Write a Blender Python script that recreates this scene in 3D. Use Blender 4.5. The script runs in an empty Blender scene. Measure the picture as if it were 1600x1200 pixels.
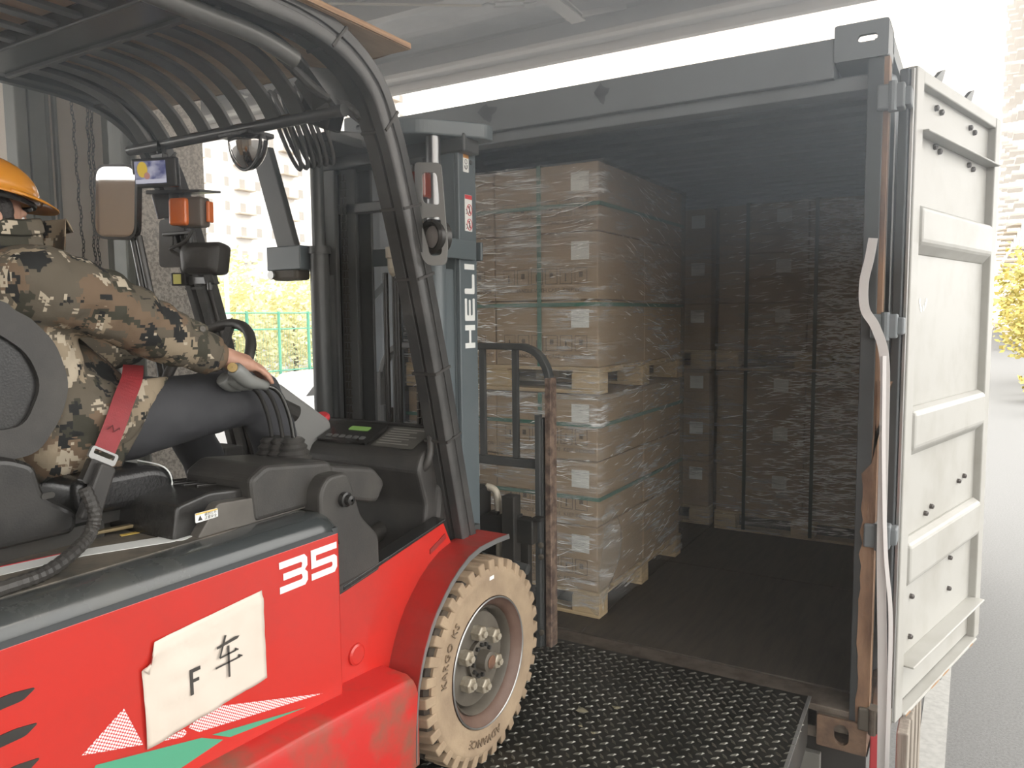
import bpy, bmesh, math, random
from mathutils import Vector, Matrix, Euler, noise as mnoise
random.seed(7)
SC = bpy.context.scene
COL = SC.collection
PI = math.pi

# ------------------------------------------------------------------ camera
cam_d = bpy.data.cameras.new('camera'); cam = bpy.data.objects.new('camera', cam_d); COL.objects.link(cam)
cam_d.sensor_fit = 'HORIZONTAL'; cam_d.sensor_width = 36.0; cam_d.lens = 36.0 * 1203.8 / 1600
cam_d.clip_start = 0.05; cam_d.clip_end = 500
YAW, PIT, ROL = 0.540166, 0.0875877, -0.0097596
fw = Vector((-math.sin(YAW)*math.cos(PIT), math.cos(YAW)*math.cos(PIT), -math.sin(PIT)))
rt = Vector((math.cos(YAW), math.sin(YAW), 0)); up = rt.cross(fw)
r2 = rt*math.cos(ROL) + up*math.sin(ROL); u2 = -rt*math.sin(ROL) + up*math.cos(ROL)
CAM = Vector((0.281215, -2.950612, 1.446496))
cam.matrix_world = Matrix(((r2.x, u2.x, -fw.x, CAM.x), (r2.y, u2.y, -fw.y, CAM.y), (r2.z, u2.z, -fw.z, CAM.z), (0, 0, 0, 1)))
SC.camera = cam

# ------------------------------------------------------------------ sky, sun, exposure
W = bpy.data.worlds.new('sky'); SC.world = W; W.use_nodes = True
wn = W.node_tree.nodes; wl = W.node_tree.links
bg = wn['Background']; bg.inputs['Color'].default_value = (1.0, 0.975, 0.935, 1); bg.inputs['Strength'].default_value = 2.4
sun_d = bpy.data.lights.new('sun', 'SUN'); sun = bpy.data.objects.new('sun', sun_d); COL.objects.link(sun)
sun_d.energy = 0.6; sun_d.angle = math.radians(14); sun_d.color = (1.0, 0.93, 0.82)
sun.rotation_euler = Vector((-0.62, -0.45, -0.72)).to_track_quat('-Z', 'Y').to_euler()
SC.view_settings.view_transform = 'Standard'; SC.view_settings.look = 'None'
SC.view_settings.gamma = 1.0; SC.view_settings.use_curve_mapping = False
SC.view_settings.exposure = 0.75
SC.cycles.max_bounces = 8; SC.cycles.diffuse_bounces = 5; SC.cycles.transparent_max_bounces = 24
SC.cycles.use_denoising = True; SC.cycles.caustics_reflective = False; SC.cycles.caustics_refractive = False

# ------------------------------------------------------------------ materials
MATS = {}
def srgb(h):
    h = h.lstrip('#'); v = [int(h[i:i+2], 16)/255 for i in (0, 2, 4)]
    return tuple((c/12.92 if c <= .04045 else ((c+.055)/1.055)**2.4) for c in v)
def mat(name, col, rough=.5, metal=0., col2=None, scale=6., lo=.4, hi=.65, bump=0., bscale=40., detail=6., spec=.5, coat=0., rough2=None, stretch=None):
    if name in MATS: return MATS[name]
    m = bpy.data.materials.new(name); m.use_nodes = True; n = m.node_tree.nodes; l = m.node_tree.links
    b = n['Principled BSDF']
    c1 = srgb(col) if isinstance(col, str) else col
    b.inputs['Base Color'].default_value = (*c1, 1); b.inputs['Roughness'].default_value = rough
    b.inputs['Metallic'].default_value = metal; b.inputs['Specular IOR Level'].default_value = spec
    b.inputs['Coat Weight'].default_value = coat; b.inputs['Coat Roughness'].default_value = .15
    if col2 is not None or bump:
        tc = n.new('ShaderNodeTexCoord'); src = tc.outputs['Object']
        if stretch:
            mp = n.new('ShaderNodeMapping'); mp.inputs['Scale'].default_value = stretch; l.new(src, mp.inputs['Vector']); src = mp.outputs['Vector']
    if col2 is not None:
        c2 = srgb(col2) if isinstance(col2, str) else col2
        t = n.new('ShaderNodeTexNoise'); t.inputs['Scale'].default_value = scale; t.inputs['Detail'].default_value = detail; t.inputs['Roughness'].default_value = .62
        l.new(src, t.inputs['Vector'])
        r = n.new('ShaderNodeMapRange'); r.inputs['From Min'].default_value = lo; r.inputs['From Max'].default_value = hi
        l.new(t.outputs['Fac'], r.inputs['Value'])
        x = n.new('ShaderNodeMix'); x.data_type = 'RGBA'; x.inputs['A'].default_value = (*c1, 1); x.inputs['B'].default_value = (*c2, 1)
        l.new(r.outputs['Result'], x.inputs['Factor']); l.new(x.outputs['Result'], b.inputs['Base Color'])
        if rough2 is not None:
            q = n.new('ShaderNodeMapRange'); q.inputs['To Min'].default_value = rough; q.inputs['To Max'].default_value = rough2
            l.new(r.outputs['Result'], q.inputs['Value']); l.new(q.outputs['Result'], b.inputs['Roughness'])
    if bump:
        t2 = n.new('ShaderNodeTexNoise'); t2.inputs['Scale'].default_value = bscale; t2.inputs['Detail'].default_value = 4
        l.new(src, t2.inputs['Vector'])
        bp = n.new('ShaderNodeBump'); bp.inputs['Strength'].default_value = bump; bp.inputs['Distance'].default_value = .01
        l.new(t2.outputs['Fac'], bp.inputs['Height']); l.new(bp.outputs['Normal'], b.inputs['Normal'])
    MATS[name] = m
    return m
RED = mat('red_paint', (.53, .026, .018), .26, 0, (.44, .030, .022), 4, .45, .75, .03, 14, coat=.35)
REDDUST = mat('dusty_red_paint', (.50, .022, .018), .42, 0, (.20, .085, .055), 5, .47, .68, .05, 30)
REDWORN = mat('worn_red_paint', (.26, .016, .014), .5, 0, (.17, .06, .045), 7, .45, .7)
HOODM = mat('hood_grey', (.040, .046, .047), .20, 0, (.070, .072, .066), 5, .45, .72, .03, 60, rough2=.36, coat=.5)
HOODTOP = mat('hood_dusty_top', (.17, .145, .115), .55, 0, (.075, .07, .06), 9, .42, .62, .05, 60)
BLK = mat('black_plastic', (.017, .017, .017), .27, 0, (.036, .034, .031), 7, .4, .7, .06, 220)
BLKM = mat('black_matte_plastic', (.036, .034, .032), .5, 0, (.058, .054, .048), 7, .4, .7, .12, 320)
VINYL = mat('black_vinyl', (.015, .015, .0155), .24, 0, None, bump=.10, bscale=160)
STEELD = mat('dark_steel_paint', (.060, .064, .064), .38, 0, (.085, .086, .082), 5, .4, .7, .03, 60)
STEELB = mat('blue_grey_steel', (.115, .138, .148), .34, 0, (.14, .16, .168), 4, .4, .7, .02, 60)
GUARD = mat('guard_paint', (.050, .050, .049), .24, 0, (.075, .073, .07), 8, .45, .7, .02, 80)
RIBM = mat('guard_rib_paint', (.085, .083, .079), .32, .3, (.13, .125, .115), 8, .45, .7)
BLKST = mat('black_steel', (.022, .022, .021), .5, 0, (.04, .036, .03), 8, .4, .7)
CHROME = mat('chrome_rod', (.26, .265, .27), .30, 1.)
ZINC = mat('zinc_steel', (.42, .42, .41), .35, .8)
RUST = mat('rusted_steel', (.22, .11, .06), .7, 0, (.09, .045, .03), 14, .35, .65, .2, 60)
RUSTED_EDGE = mat('worn_rust_edge', (.28, .20, .15), .6, .2, (.11, .075, .06), 25, .4, .6, .15, 80)
TYRE = mat('dusty_tyre_rubber', (.37, .275, .18), .85, 0, (.25, .18, .12), 9, .35, .7, .12, 90)
TYRED = mat('dark_tyre_rubber', (.045, .036, .028), .8, 0, (.12, .09, .06), 12, .45, .7)
RIMM = mat('rim_brown', (.115, .066, .048), .6, 0, (.16, .10, .075), 8, .4, .7, .05, 90)
HUBM = mat('hub_grey', (.085, .074, .058), .58, 0, (.12, .105, .083), 8, .4, .7, .05, 90)
NUTM = mat('wheel_nut', (.46, .42, .34), .5, .35, (.30, .25, .18), 30)
WHITEP = mat('white_print', (.82, .83, .80), .5)
PRINT = mat('dark_print', (.05, .045, .04), .7)
CARTP = mat('carton_print', (.12, .085, .06), .8)
CART = mat('carton_board', (.36, .26, .165), .8, 0, (.31, .225, .145), 3, .4, .7, .03, 60)
LABELM = mat('carton_label', (.72, .73, .70), .6)
WOOD = mat('pallet_wood', (.55, .42, .25), .75, 0, (.42, .31, .18), 5, .35, .7, .08, 60, stretch=(1, 6, 12))
PLY = mat('plywood', (.70, .53, .37), .8, 0, (.50, .34, .22), 3, .35, .7, .04, 40, stretch=(7, 1, 1))
PLYE = mat('plywood_edge', (.45, .29, .17), .8, 0, (.22, .12, .07), 20, .4, .65, stretch=(.2, .2, 12))
STRAPG = mat('green_strap', (.055, .16, .12), .4)
CONT = mat('container_paint', (.155, .172, .182), .5, 0, (.12, .13, .135), 3, .42, .7, .05, 30)
CONTIN = mat('container_inner_paint', (.30, .33, .36), .55, 0, (.24, .26, .275), 3, .42, .7, .04, 30)
DOORM = mat('door_paint', (.385, .38, .355), .45, 0, (.325, .315, .285), 4, .45, .72, .05, 10)
RUBBER = mat('door_gasket', (.05, .055, .058), .6)
POSTRUST = mat('post_rust', (.29, .175, .105), .75, 0, (.10, .052, .032), 5, .38, .62, .3, 40, stretch=(1, 1, .35))
PLYFLOOR = mat('container_floor_wood', (.070, .058, .044), .6, 0, (.042, .036, .03), 6, .4, .68, .06, 50, stretch=(5, .6, 1))
SILLM = mat('sill_steel', (.15, .125, .10), .6, .3, (.08, .06, .045), 14, .4, .65, .1, 60)
PLATE = mat('tread_plate', (.009, .0095, .008), .42, .2, (.022, .021, .017), 7, .42, .7, .04, 60)
TREAD = mat('tread_glint', (.19, .185, .16), .36, .6, (.05, .048, .04), 3, .4, .65)  # brighter than the plate, so the treads' glints sit in the colour
CONC = mat('dock_concrete', (.20, .19, .175), .8, 0, (.27, .26, .24), 2, .4, .7, .06, 60)
ASPH = mat('asphalt', (.20, .20, .197), .9, 0, (.15, .15, .148), 60, .4, .65, .3, 220)
LINEW = mat('road_line_paint', (.40, .395, .375), .7, 0, (.32, .315, .30), 20)
ROOFM = mat('canopy_sheet', (.62, .62, .62), .45, .1, (.54, .54, .54), 4)
BEAMM = mat('canopy_beam_paint', (.52, .505, .495), .5, 0, (.58, .565, .55), 3)
BEAMW = mat('beam_white_trim', (.72, .70, .67), .5)
STONE = mat('speckled_stone', (.56, .52, .46), .75, 0, (.30, .27, .235), 55, .42, .60, .15, 80, detail=2)
WALLM = mat('warehouse_panel', (.62, .56, .49), .8, 0, (.68, .62, .54), 2, .4, .7, .05, 50)
COLM = mat('steel_column_paint', (.13, .14, .125), .5, 0, (.18, .185, .165), 3)
GLASSY = mat('mirror_glass', (.72, .72, .72), .03, 1.)
PAPER = mat('paper_sheet', (.68, .61, .53), .6, 0, (.62, .55, .47), 3, .4, .7, .35, 9, coat=.25)
GREEN = mat('green_print', (.075, .33, .20), .45)
YEL = mat('yellow_print', (.75, .52, .12), .5)
REDP = mat('red_print', (.62, .05, .06), .5)
AMBER = mat('amber_lens', (.85, .20, .04), .25, coat=.5)
REDL = mat('red_lens', (.17, .035, .02), .25, coat=.5)
KNOBG = mat('grey_knob', (.20, .205, .195), .4)
KNOBR = mat('red_knob', (.62, .05, .06), .4)
CREAM = mat('cream_fitting', (.5, .45, .36), .5)
STEERGR = mat('grey_shroud', (.26, .26, .25), .5)
HELM = mat('safety_helmet_orange', (.60, .245, .03), .25, 0, (.52, .20, .028), 6, .45, .7, coat=.4)
SKIN = mat('skin', (.52, .30, .215), .5, 0, (.44, .235, .165), 12, .4, .65, .06, 120)
HAIR = mat('black_hair', (.018, .015, .014), .5, 0, None, bump=.5, bscale=200)
TROUS = mat('charcoal_trousers', (.038, .039, .044), .8, 0, (.052, .053, .058), 5, .4, .7, .15, 26)
GLOVE = mat('dark_glove', (.035, .033, .032), .75)
BELT = mat('red_webbing', (.26, .025, .03), .6, 0, (.15, .016, .02), 6, .45, .7, .2, 300)
TRUNK = mat('tree_bark', (.12, .09, .06), .9)
LEAFY = mat('yellow_green_leaves', (.90, .86, .55), .7, 0, (.78, .76, .45), 3)
BLDG = mat('pale_facade', (.90, .89, .87), .8)
BLDGR = mat('facade_cream', (.86, .84, .80), .8)
WINM = mat('far_window_glass', (.42, .40, .37), .3)
BALC = mat('balcony_slab', (.55, .47, .38), .8)
FENCEM = mat('green_fence_paint', (.10, .36, .24), .6)
CARW = mat('white_car_paint', (.8, .8, .8), .25, coat=.6)
CARG = mat('car_glass', (.05, .05, .05), .1)
TIMB = mat('grey_timber', (.36, .32, .27), .85, 0, (.22, .19, .16), 6, .35, .65, .3, 40, stretch=(8, 8, .6))
TRUCKR = mat('truck_red', (.62, .07, .08), .5)
WEBW = mat('white_webbing', (.60, .575, .56), .6)
PVBLUE = mat('solar_cell_blue', (.06, .08, .16), .2)
ROPE = mat('rope_fibre', (.62, .58, .50), .8)

def halftone():
    m = bpy.data.materials.new('halftone_print'); m.use_nodes = True; n = m.node_tree.nodes; l = m.node_tree.links; b = n['Principled BSDF']
    tc = n.new('ShaderNodeTexCoord'); mp = n.new('ShaderNodeMapping'); mp.inputs['Scale'].default_value = (0, 170, 170); mp.inputs['Rotation'].default_value = (math.radians(35), 0, 0)
    v = n.new('ShaderNodeTexVoronoi'); v.inputs['Randomness'].default_value = 0; v.inputs['Scale'].default_value = 1
    l.new(tc.outputs['Object'], mp.inputs['Vector']); l.new(mp.outputs['Vector'], v.inputs['Vector'])
    r = n.new('ShaderNodeMath'); r.operation = 'LESS_THAN'; r.inputs[1].default_value = .42; l.new(v.outputs['Distance'], r.inputs[0])
    x = n.new('ShaderNodeMix'); x.data_type = 'RGBA'; x.inputs['A'].default_value = (.55, .03, .03, 1); x.inputs['B'].default_value = (.82, .80, .78, 1)
    l.new(r.outputs[0], x.inputs['Factor']); l.new(x.outputs['Result'], b.inputs['Base Color']); b.inputs['Roughness'].default_value = .45
    return m
HALF = halftone()
def camo():
    m = bpy.data.materials.new('digital_camouflage'); m.use_nodes = True; n = m.node_tree.nodes; l = m.node_tree.links; b = n['Principled BSDF']
    tc = n.new('ShaderNodeTexCoord')
    sn = n.new('ShaderNodeVectorMath'); sn.operation = 'SNAP'; sn.inputs[1].default_value = (.0062, .0062, .0062); l.new(tc.outputs['Object'], sn.inputs[0])
    def ns(vec, sc, det, seed):
        a = n.new('ShaderNodeVectorMath'); a.operation = 'ADD'; a.inputs[1].default_value = (seed, seed*1.7, seed*.3); l.new(vec, a.inputs[0])
        t = n.new('ShaderNodeTexNoise'); t.inputs['Scale'].default_value = sc; t.inputs['Detail'].default_value = det; t.inputs['Roughness'].default_value = .6; l.new(a.outputs[0], t.inputs['Vector']); return t.outputs['Fac']
    def thr(f, v):
        q = n.new('ShaderNodeMath'); q.operation = 'GREATER_THAN'; q.inputs[1].default_value = v; l.new(f, q.inputs[0]); return q.outputs[0]
    cur = None
    base = (.115, .098, .074, 1)
    for (sc, det, seed, th, c) in ((7, 3, 0, .52, (.16, .112, .075, 1)), (9, 3, 5, .54, (.050, .048, .036, 1)), (11, 4, 11, .57, (.29, .235, .165, 1)), (13, 4, 23, .585, (.022, .023, .023, 1)), (16, 4, 31, .61, (.44, .38, .29, 1))):
        x = n.new('ShaderNodeMix'); x.data_type = 'RGBA'; l.new(thr(ns(sn.outputs[0], sc, det, seed), th), x.inputs['Factor'])
        if cur is None: x.inputs['A'].default_value = base
        else: l.new(cur, x.inputs['A'])
        x.inputs['B'].default_value = c; cur = x.outputs['Result']
    l.new(cur, b.inputs['Base Color']); b.inputs['Roughness'].default_value = .85; b.inputs['Specular IOR Level'].default_value = .25
    t = n.new('ShaderNodeTexNoise'); t.inputs['Scale'].default_value = 22; t.inputs['Detail'].default_value = 3; l.new(tc.outputs['Object'], t.inputs['Vector'])
    bp = n.new('ShaderNodeBump'); bp.inputs['Strength'].default_value = .35; bp.inputs['Distance'].default_value = .012; l.new(t.outputs['Fac'], bp.inputs['Height']); l.new(bp.outputs['Normal'], b.inputs['Normal'])
    return m
CAMO = camo()
def film(base, heavy):
    m = bpy.data.materials.new('stretch_film'); m.use_nodes = True; n = m.node_tree.nodes; l = m.node_tree.links
    out = n['Material Output']; n.remove(n['Principled BSDF'])
    tr = n.new('ShaderNodeBsdfTransparent'); tr.inputs['Color'].default_value = (.93, .93, .92, 1)
    gl = n.new('ShaderNodeBsdfGlossy'); gl.inputs['Roughness'].default_value = .20; gl.inputs['Color'].default_value = (1, 1, .98, 1)
    df = n.new('ShaderNodeBsdfDiffuse'); df.inputs['Color'].default_value = (.95, .95, .93, 1)
    tc = n.new('ShaderNodeTexCoord')
    def streak(sc, rot, seed, det=3):
        mp = n.new('ShaderNodeMapping'); mp.inputs['Scale'].default_value = sc; mp.inputs['Rotation'].default_value = rot; mp.inputs['Location'].default_value = (seed, seed, seed)
        l.new(tc.outputs['Object'], mp.inputs['Vector'])
        t = n.new('ShaderNodeTexNoise'); t.inputs['Scale'].default_value = 1; t.inputs['Detail'].default_value = det; t.inputs['Roughness'].default_value = .55; l.new(mp.outputs['Vector'], t.inputs['Vector']); return t.outputs['Fac']
    def math_(op, x, y=None, z=None):
        q = n.new('ShaderNodeMath'); q.operation = op
        for i, v in enumerate((x, y, z)):
            if v is None: continue
            if isinstance(v, (int, float)): q.inputs[i].default_value = v
            else: l.new(v, q.inputs[i])
        return q.outputs[0]
    def ramp(v, a0, a1, b0, b1):
        q = n.new('ShaderNodeMapRange'); q.inputs['From Min'].default_value = a0; q.inputs['From Max'].default_value = a1; q.inputs['To Min'].default_value = b0; q.inputs['To Max'].default_value = b1; l.new(v, q.inputs['Value']); return q.outputs['Result']
    a = streak((1.2, 1.2, 60), (.07, .06, 0), 0, 2); b = streak((2.6, 2.6, 90), (-.20, .22, 0), 4, 2); c = streak((1.7, 1.7, 2.4), (0, 0, 0), 9 + heavy)
    d = streak((4.5, 4.5, 22), (.05, 0, 0), 3, 2); v_ = streak((4.5, 4.5, 120), (.12, -.14, 0), 12, 2)
    la = ramp(math_('ABSOLUTE', math_('SUBTRACT', a, .5)), .005, .030, 1, 0); lb = ramp(math_('ABSOLUTE', math_('SUBTRACT', b, .53)), .005, .034, 1, 0)
    patch_ = ramp(c, .40, .60, .18, 1.0); bits = ramp(d, .44, .58, 0, 1)
    lv = ramp(math_('ABSOLUTE', math_('SUBTRACT', v_, .5)), .006, .036, 1, 0)
    lines = math_('MULTIPLY', math_('MAXIMUM', math_('MAXIMUM', la, lb), lv), math_('MULTIPLY', patch_, bits))
    fine = ramp(streak((5, 5, 150), (.05, -.05, 0), 6, 3), .5, .72, 0, .20)
    class _P: pass
    pr = _P(); pr.outputs = {'Result': math_('MINIMUM', math_('ADD', math_('MULTIPLY', lines, .85), math_('MULTIPLY_ADD', fine, patch_, base)), .92)}
    iso = streak((38, 38, 60), (0, 0, 0), 2, 2)
    hgt = math_('ADD', math_('ADD', a, b), math_('MULTIPLY', iso, 1.3))
    bp = n.new('ShaderNodeBump'); bp.inputs['Strength'].default_value = 1.; bp.inputs['Distance'].default_value = .03; l.new(hgt, bp.inputs['Height']); l.new(bp.outputs['Normal'], gl.inputs['Normal'])
    m0 = n.new('ShaderNodeMixShader'); m0.inputs['Fac'].default_value = .60 - .22*heavy; l.new(gl.outputs[0], m0.inputs[1]); l.new(df.outputs[0], m0.inputs[2])
    m1 = n.new('ShaderNodeMixShader'); l.new(pr.outputs['Result'], m1.inputs['Fac']); l.new(tr.outputs[0], m1.inputs[1]); l.new(m0.outputs[0], m1.inputs[2])
    l.new(m1.outputs[0], out.inputs['Surface'])
    return m
FILM = film(.09, 0); FILMH = film(.17, 1)
def screen_mat():
    m = bpy.data.materials.new('lit_screen'); m.use_nodes = True; n = m.node_tree.nodes; l = m.node_tree.links; b = n['Principled BSDF']
    b.inputs['Base Color'].default_value = (.02, .02, .03, 1)
    tc = n.new('ShaderNodeTexCoord'); t = n.new('ShaderNodeTexNoise'); t.inputs['Scale'].default_value = 34; l.new(tc.outputs['Object'], t.inputs['Vector'])
    r = n.new('ShaderNodeValToRGB'); e = r.color_ramp.elements; e[0].color = (.03, .04, .16, 1); e[0].position = .35; e[1].color = (.42, .42, .52, 1); e[1].position = .68
    l.new(t.outputs['Fac'], r.inputs['Fac']); l.new(r.outputs['Color'], b.inputs['Emission Color']); b.inputs['Emission Strength'].default_value = .5
    return m
SCREEN = screen_mat()
def emit(name, c, s):
    m = bpy.data.materials.new(name); m.use_nodes = True; b = m.node_tree.nodes['Principled BSDF']
    b.inputs['Base Color'].default_value = (.02, .02, .02, 1); b.inputs['Emission Color'].default_value = (*c, 1); b.inputs['Emission Strength'].default_value = s; return m
SCR_Y = emit('screen_yellow', (.8, .55, .03), .4); SCR_W = emit('screen_white', (.6, .6, .7), .45); SCR_P = emit('screen_pink', (.55, .25, .22), .4); LCD = emit('lcd_green', (.30, .55, .12), .22)

# ------------------------------------------------------------------ helpers
ORG = {}                                     # world origin of every root
def origin(parent):
    while parent is not None:
        if parent.name in ORG: return ORG[parent.name]
        parent = parent.parent
    return Vector((0, 0, 0))
def link(name, data, parent=None, loc=None):
    o = bpy.data.objects.new(name, data); COL.objects.link(o)
    if parent is not None: o.parent = parent
    if loc is not None: o.location = loc
    return o
def tag(o, label=None, cat=None, group=None, kind=None):
    if label: o['label'] = label
    if cat: o['category'] = cat
    if group: o['group'] = group
    if kind: o['kind'] = kind
    return o
def thing(name, label, cat, loc=(0, 0, 0), group=None):
    o = bpy.data.objects.new(name, None); COL.objects.link(o); o.location = loc; o.empty_display_size = .1
    ORG[o.name] = Vector(loc); return tag(o, label, cat, group)
def finish(o, bevel=0., smooth=False, seg=2, sub=0):
    if bevel:
        m = o.modifiers.new('bevel', 'BEVEL'); m.width = bevel; m.segments = seg; m.limit_method = 'ANGLE'; m.angle_limit = math.radians(40); m.harden_normals = False
    if sub:
        m = o.modifiers.new('sub', 'SUBSURF'); m.levels = sub; m.render_levels = sub
    if smooth and o.type == 'MESH':
        for p in o.data.polygons: p.use_smooth = True
        if smooth == 'auto':
            bm = bmesh.new(); bm.from_mesh(o.data)
            for e in bm.edges:
                if len(e.link_faces) == 2 and e.calc_face_angle(0) > math.radians(38): e.smooth = False
            bm.to_mesh(o.data); bm.free()
    return o
class B:
    def __init__(s): s.v = []; s.f = []
    def add(s, vs, fs):
        k = len(s.v); s.v += [Vector(v) for v in vs]; s.f += [tuple(i+k for i in f) for f in fs]; return s
    def hexa(s, p): return s.add(p, [(0, 3, 2, 1), (4, 5, 6, 7), (0, 1, 5, 4), (1, 2, 6, 5), (2, 3, 7, 6), (3, 0, 4, 7)])
    def box(s, lo, hi):
        a, b = lo, hi
        return s.hexa([(a[0], a[1], a[2]), (b[0], a[1], a[2]), (b[0], b[1], a[2]), (a[0], b[1], a[2]), (a[0], a[1], b[2]), (b[0], a[1], b[2]), (b[0], b[1], b[2]), (a[0], b[1], b[2])])
    def bar(s, p0, p1, w, h, upv=(0, 0, 1)):
        p0 = Vector(p0); p1 = Vector(p1); d = (p1-p0).normalized(); u = Vector(upv); x = d.cross(u)
        if x.length < 1e-5: x = d.cross(Vector((1, 0, 0)))
        x.normalize(); u = x.cross(d); x *= w/2; u *= h/2
        return s.hexa([p0-x-u, p0+x-u, p0+x+u, p0-x+u, p1-x-u, p1+x-u, p1+x+u, p1-x+u])
    def prism(s, poly, axis, lo, hi):
        # poly: 2D points; axis 'x': (y,z), 'y': (x,z), 'z': (x,y)
        def P(a, t): return (t, a[0], a[1]) if axis == 'x' else ((a[0], t, a[1]) if axis == 'y' else (a[0], a[1], t))
        n = len(poly)
        vs = [P(a, lo) for a in poly] + [P(a, hi) for a in poly]
        fs = [tuple(range(n))[::-1], tuple(range(n, 2*n))] + [(i, (i+1) % n, n+(i+1) % n, n+i) for i in range(n)]
        return s.add(vs, fs)
    def ring_path(s, path, rings, cap=True, closed=False):
        k = len(rings[0]); vs = [v for r in rings for v in r]; fs = []; m = len(rings)
        for i in range(m if closed else m-1):
            j = (i+1) % m
            for q in range(k):
                fs.append((i*k+q, i*k+(q+1) % k, j*k+(q+1) % k, j*k+q))
        if cap and not closed: fs += [tuple(range(k))[::-1], tuple(range((m-1)*k, m*k))]
        return s.add(vs, fs)
    def frames(s, path, ref=(0, 0, 1), closed=False):
        P = [Vector(p) for p in path]; F = []; n = len(P); ref = Vector(ref)
        for i in range(n):
            if closed: d = P[(i+1) % n]-P[i-1]
            else: d = P[min(i+1, n-1)]-P[max(i-1, 0)]
            d.normalize(); x = d.cross(ref)
            if x.length < .05:
                x = F[-1][1].copy() if F else d.orthogonal()
            x.normalize(); y = x.cross(d).normalized(); F.append((P[i], x, y))
        return F
    def tube(s, path, r, n=10, ref=(0, 0, 1), closed=False):
        rr = r if isinstance(r, (list, tuple)) else [r]*len(path)
        rings = [[p + x*(math.cos(2*PI*q/n)*rr[i]) + y*(math.sin(2*PI*q/n)*rr[i]) for q in range(n)] for i, (p, x, y) in enumerate(s.frames(path, ref, closed))]
        return s.ring_path(path, rings, closed=closed)
    def sweep(s, path, prof, ref=(0, 0, 1), closed=False):
        rings = [[p + x*a + y*b for a, b in prof] for (p, x, y) in s.frames(path, ref, closed)]
        return s.ring_path(path, rings, closed=closed)
    def cyl(s, p0, p1, r0, r1=None, n=16):
        p0 = Vector(p0); p1 = Vector(p1); d = (p1-p0).normalized(); x = d.orthogonal().normalized(); y = d.cross(x); r1 = r0 if r1 is None else r1
        return s.ring_path(None, [[p + x*math.cos(2*PI*q/n)*r + y*math.sin(2*PI*q/n)*r for q in range(n)] for p, r in ((p0, r0), (p1, r1))])
    def lathe(s, prof, c, axis, n=48):
        # prof: (radius, offset along axis)
        c = Vector(c); a = Vector(axis).normalized(); x = a.orthogonal().normalized(); y = a.cross(x)
        rings = [[c + a*h + x*math.cos(2*PI*q/n)*r + y*math.sin(2*PI*q/n)*r for q in range(n)] for r, h in prof]
        return s.ring_path(None, rings, cap=False)
    def build(s, name, m, parent=None, bevel=0., smooth=False, seg=2, sub=0, label=None):
        og = origin(parent)
        me = bpy.data.meshes.new(name); me.from_pydata([tuple(v-og) for v in s.v], [], s.f); me.materials.append(m)
        bm = bmesh.new(); bm.from_mesh(me); bmesh.ops.recalc_face_normals(bm, faces=bm.faces); bm.to_mesh(me); bm.free()
        o = link(name, me, parent); finish(o, bevel, smooth, seg, sub)
        if label: o['label'] = label
        return o
def repeat(src, parent, offset=(0, 0, 0), name=None):
    """same mesh again, moved by an offset"""
    o = src.copy(); COL.objects.link(o); o.parent = parent; o.location = Vector(src.location)+Vector(offset); return o
def rounded(poly, r, n=4):
    out = []; k = len(poly)
    for i in range(k):
        a, b, c = (Vector((*poly[i-1], 0)), Vector((*poly[i], 0)), Vector((*poly[(i+1) % k], 0)))
        u = (a-b); v = (c-b); d = min(r, u.length*.45, v.length*.45); u.normalize(); v.normalize()
        for j in range(n+1):
            t = j/n; p = (b+u*d)*(1-t)**2 + b*2*t*(1-t) + (b+v*d)*t*t; out.append((p.x, p.y))
    return out
def circle(cx, cy, r, n=20): return [(cx+r*math.cos(2*PI*i/n), cy+r*math.sin(2*PI*i/n)) for i in range(n)]
def stadium(cx, cy, w, h, n=8):
    r = min(w, h)/2; pts = []
    for i in range(4*n):
        a = 2*PI*(i+.5)/(4*n); x = r*math.cos(a); y = r*math.sin(a)
        pts.append((cx+x+math.copysign(w/2-r, x), cy+y+math.copysign(h/2-r, y)))
    return pts
def plate2d(name, loops, thick, M, m, parent=None, bevel=0., smooth=False):
    """flat plate with holes: loops in 2D, placed by matrix M (columns: x axis, y axis, normal, origin)"""
    cu = bpy.data.curves.new(name, 'CURVE'); cu.dimensions = '2D'; cu.fill_mode = 'BOTH'; cu.extrude = thick/2
    for lp in loops:
        sp = cu.splines.new('POLY'); sp.points.add(len(lp)-1); sp.use_cyclic_u = True
        for i, (x, y) in enumerate(lp): sp.points[i].co = (x, y, 0, 1)
    tmp = bpy.data.objects.new(name+'_curve', cu)
    me = bpy.data.meshes.new_from_object(tmp); bpy.data.objects.remove(tmp); bpy.data.curves.remove(cu)
    og = origin(parent); me.transform(Matrix.Translation(-og) @ M); me.materials.clear(); me.materials.append(m); me.name = name
    o = link(name, me, parent); finish(o, bevel, smooth); return o
def axes(o, x, y):
    x = Vector(x).normalized(); y = Vector(y); y = (y - x*y.dot(x)).normalized(); z = x.cross(y)
    return Matrix(((x.x, y.x, z.x, o[0]), (x.y, y.y, z.y, o[1]), (x.z, y.z, z.z, o[2]), (0, 0, 0, 1)))
def text_mesh(name, body, size, thick, M, m, parent, spacing=1., align='CENTER'):
    cu = bpy.data.curves.new(name, 'FONT'); cu.body = body; cu.size = size; cu.extrude = thick/2; cu.align_x = align; cu.align_y = 'CENTER'; cu.space_character = spacing; cu.resolution_u = 3
    tmp = bpy.data.objects.new(name+'_text', cu); me = bpy.data.meshes.new_from_object(tmp); bpy.data.objects.remove(tmp); bpy.data.curves.remove(cu)
    og = origin(parent); me.transform(Matrix.Translation(-og) @ M); me.materials.clear(); me.materials.append(m); me.name = name
    return link(name, me, parent)
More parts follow.
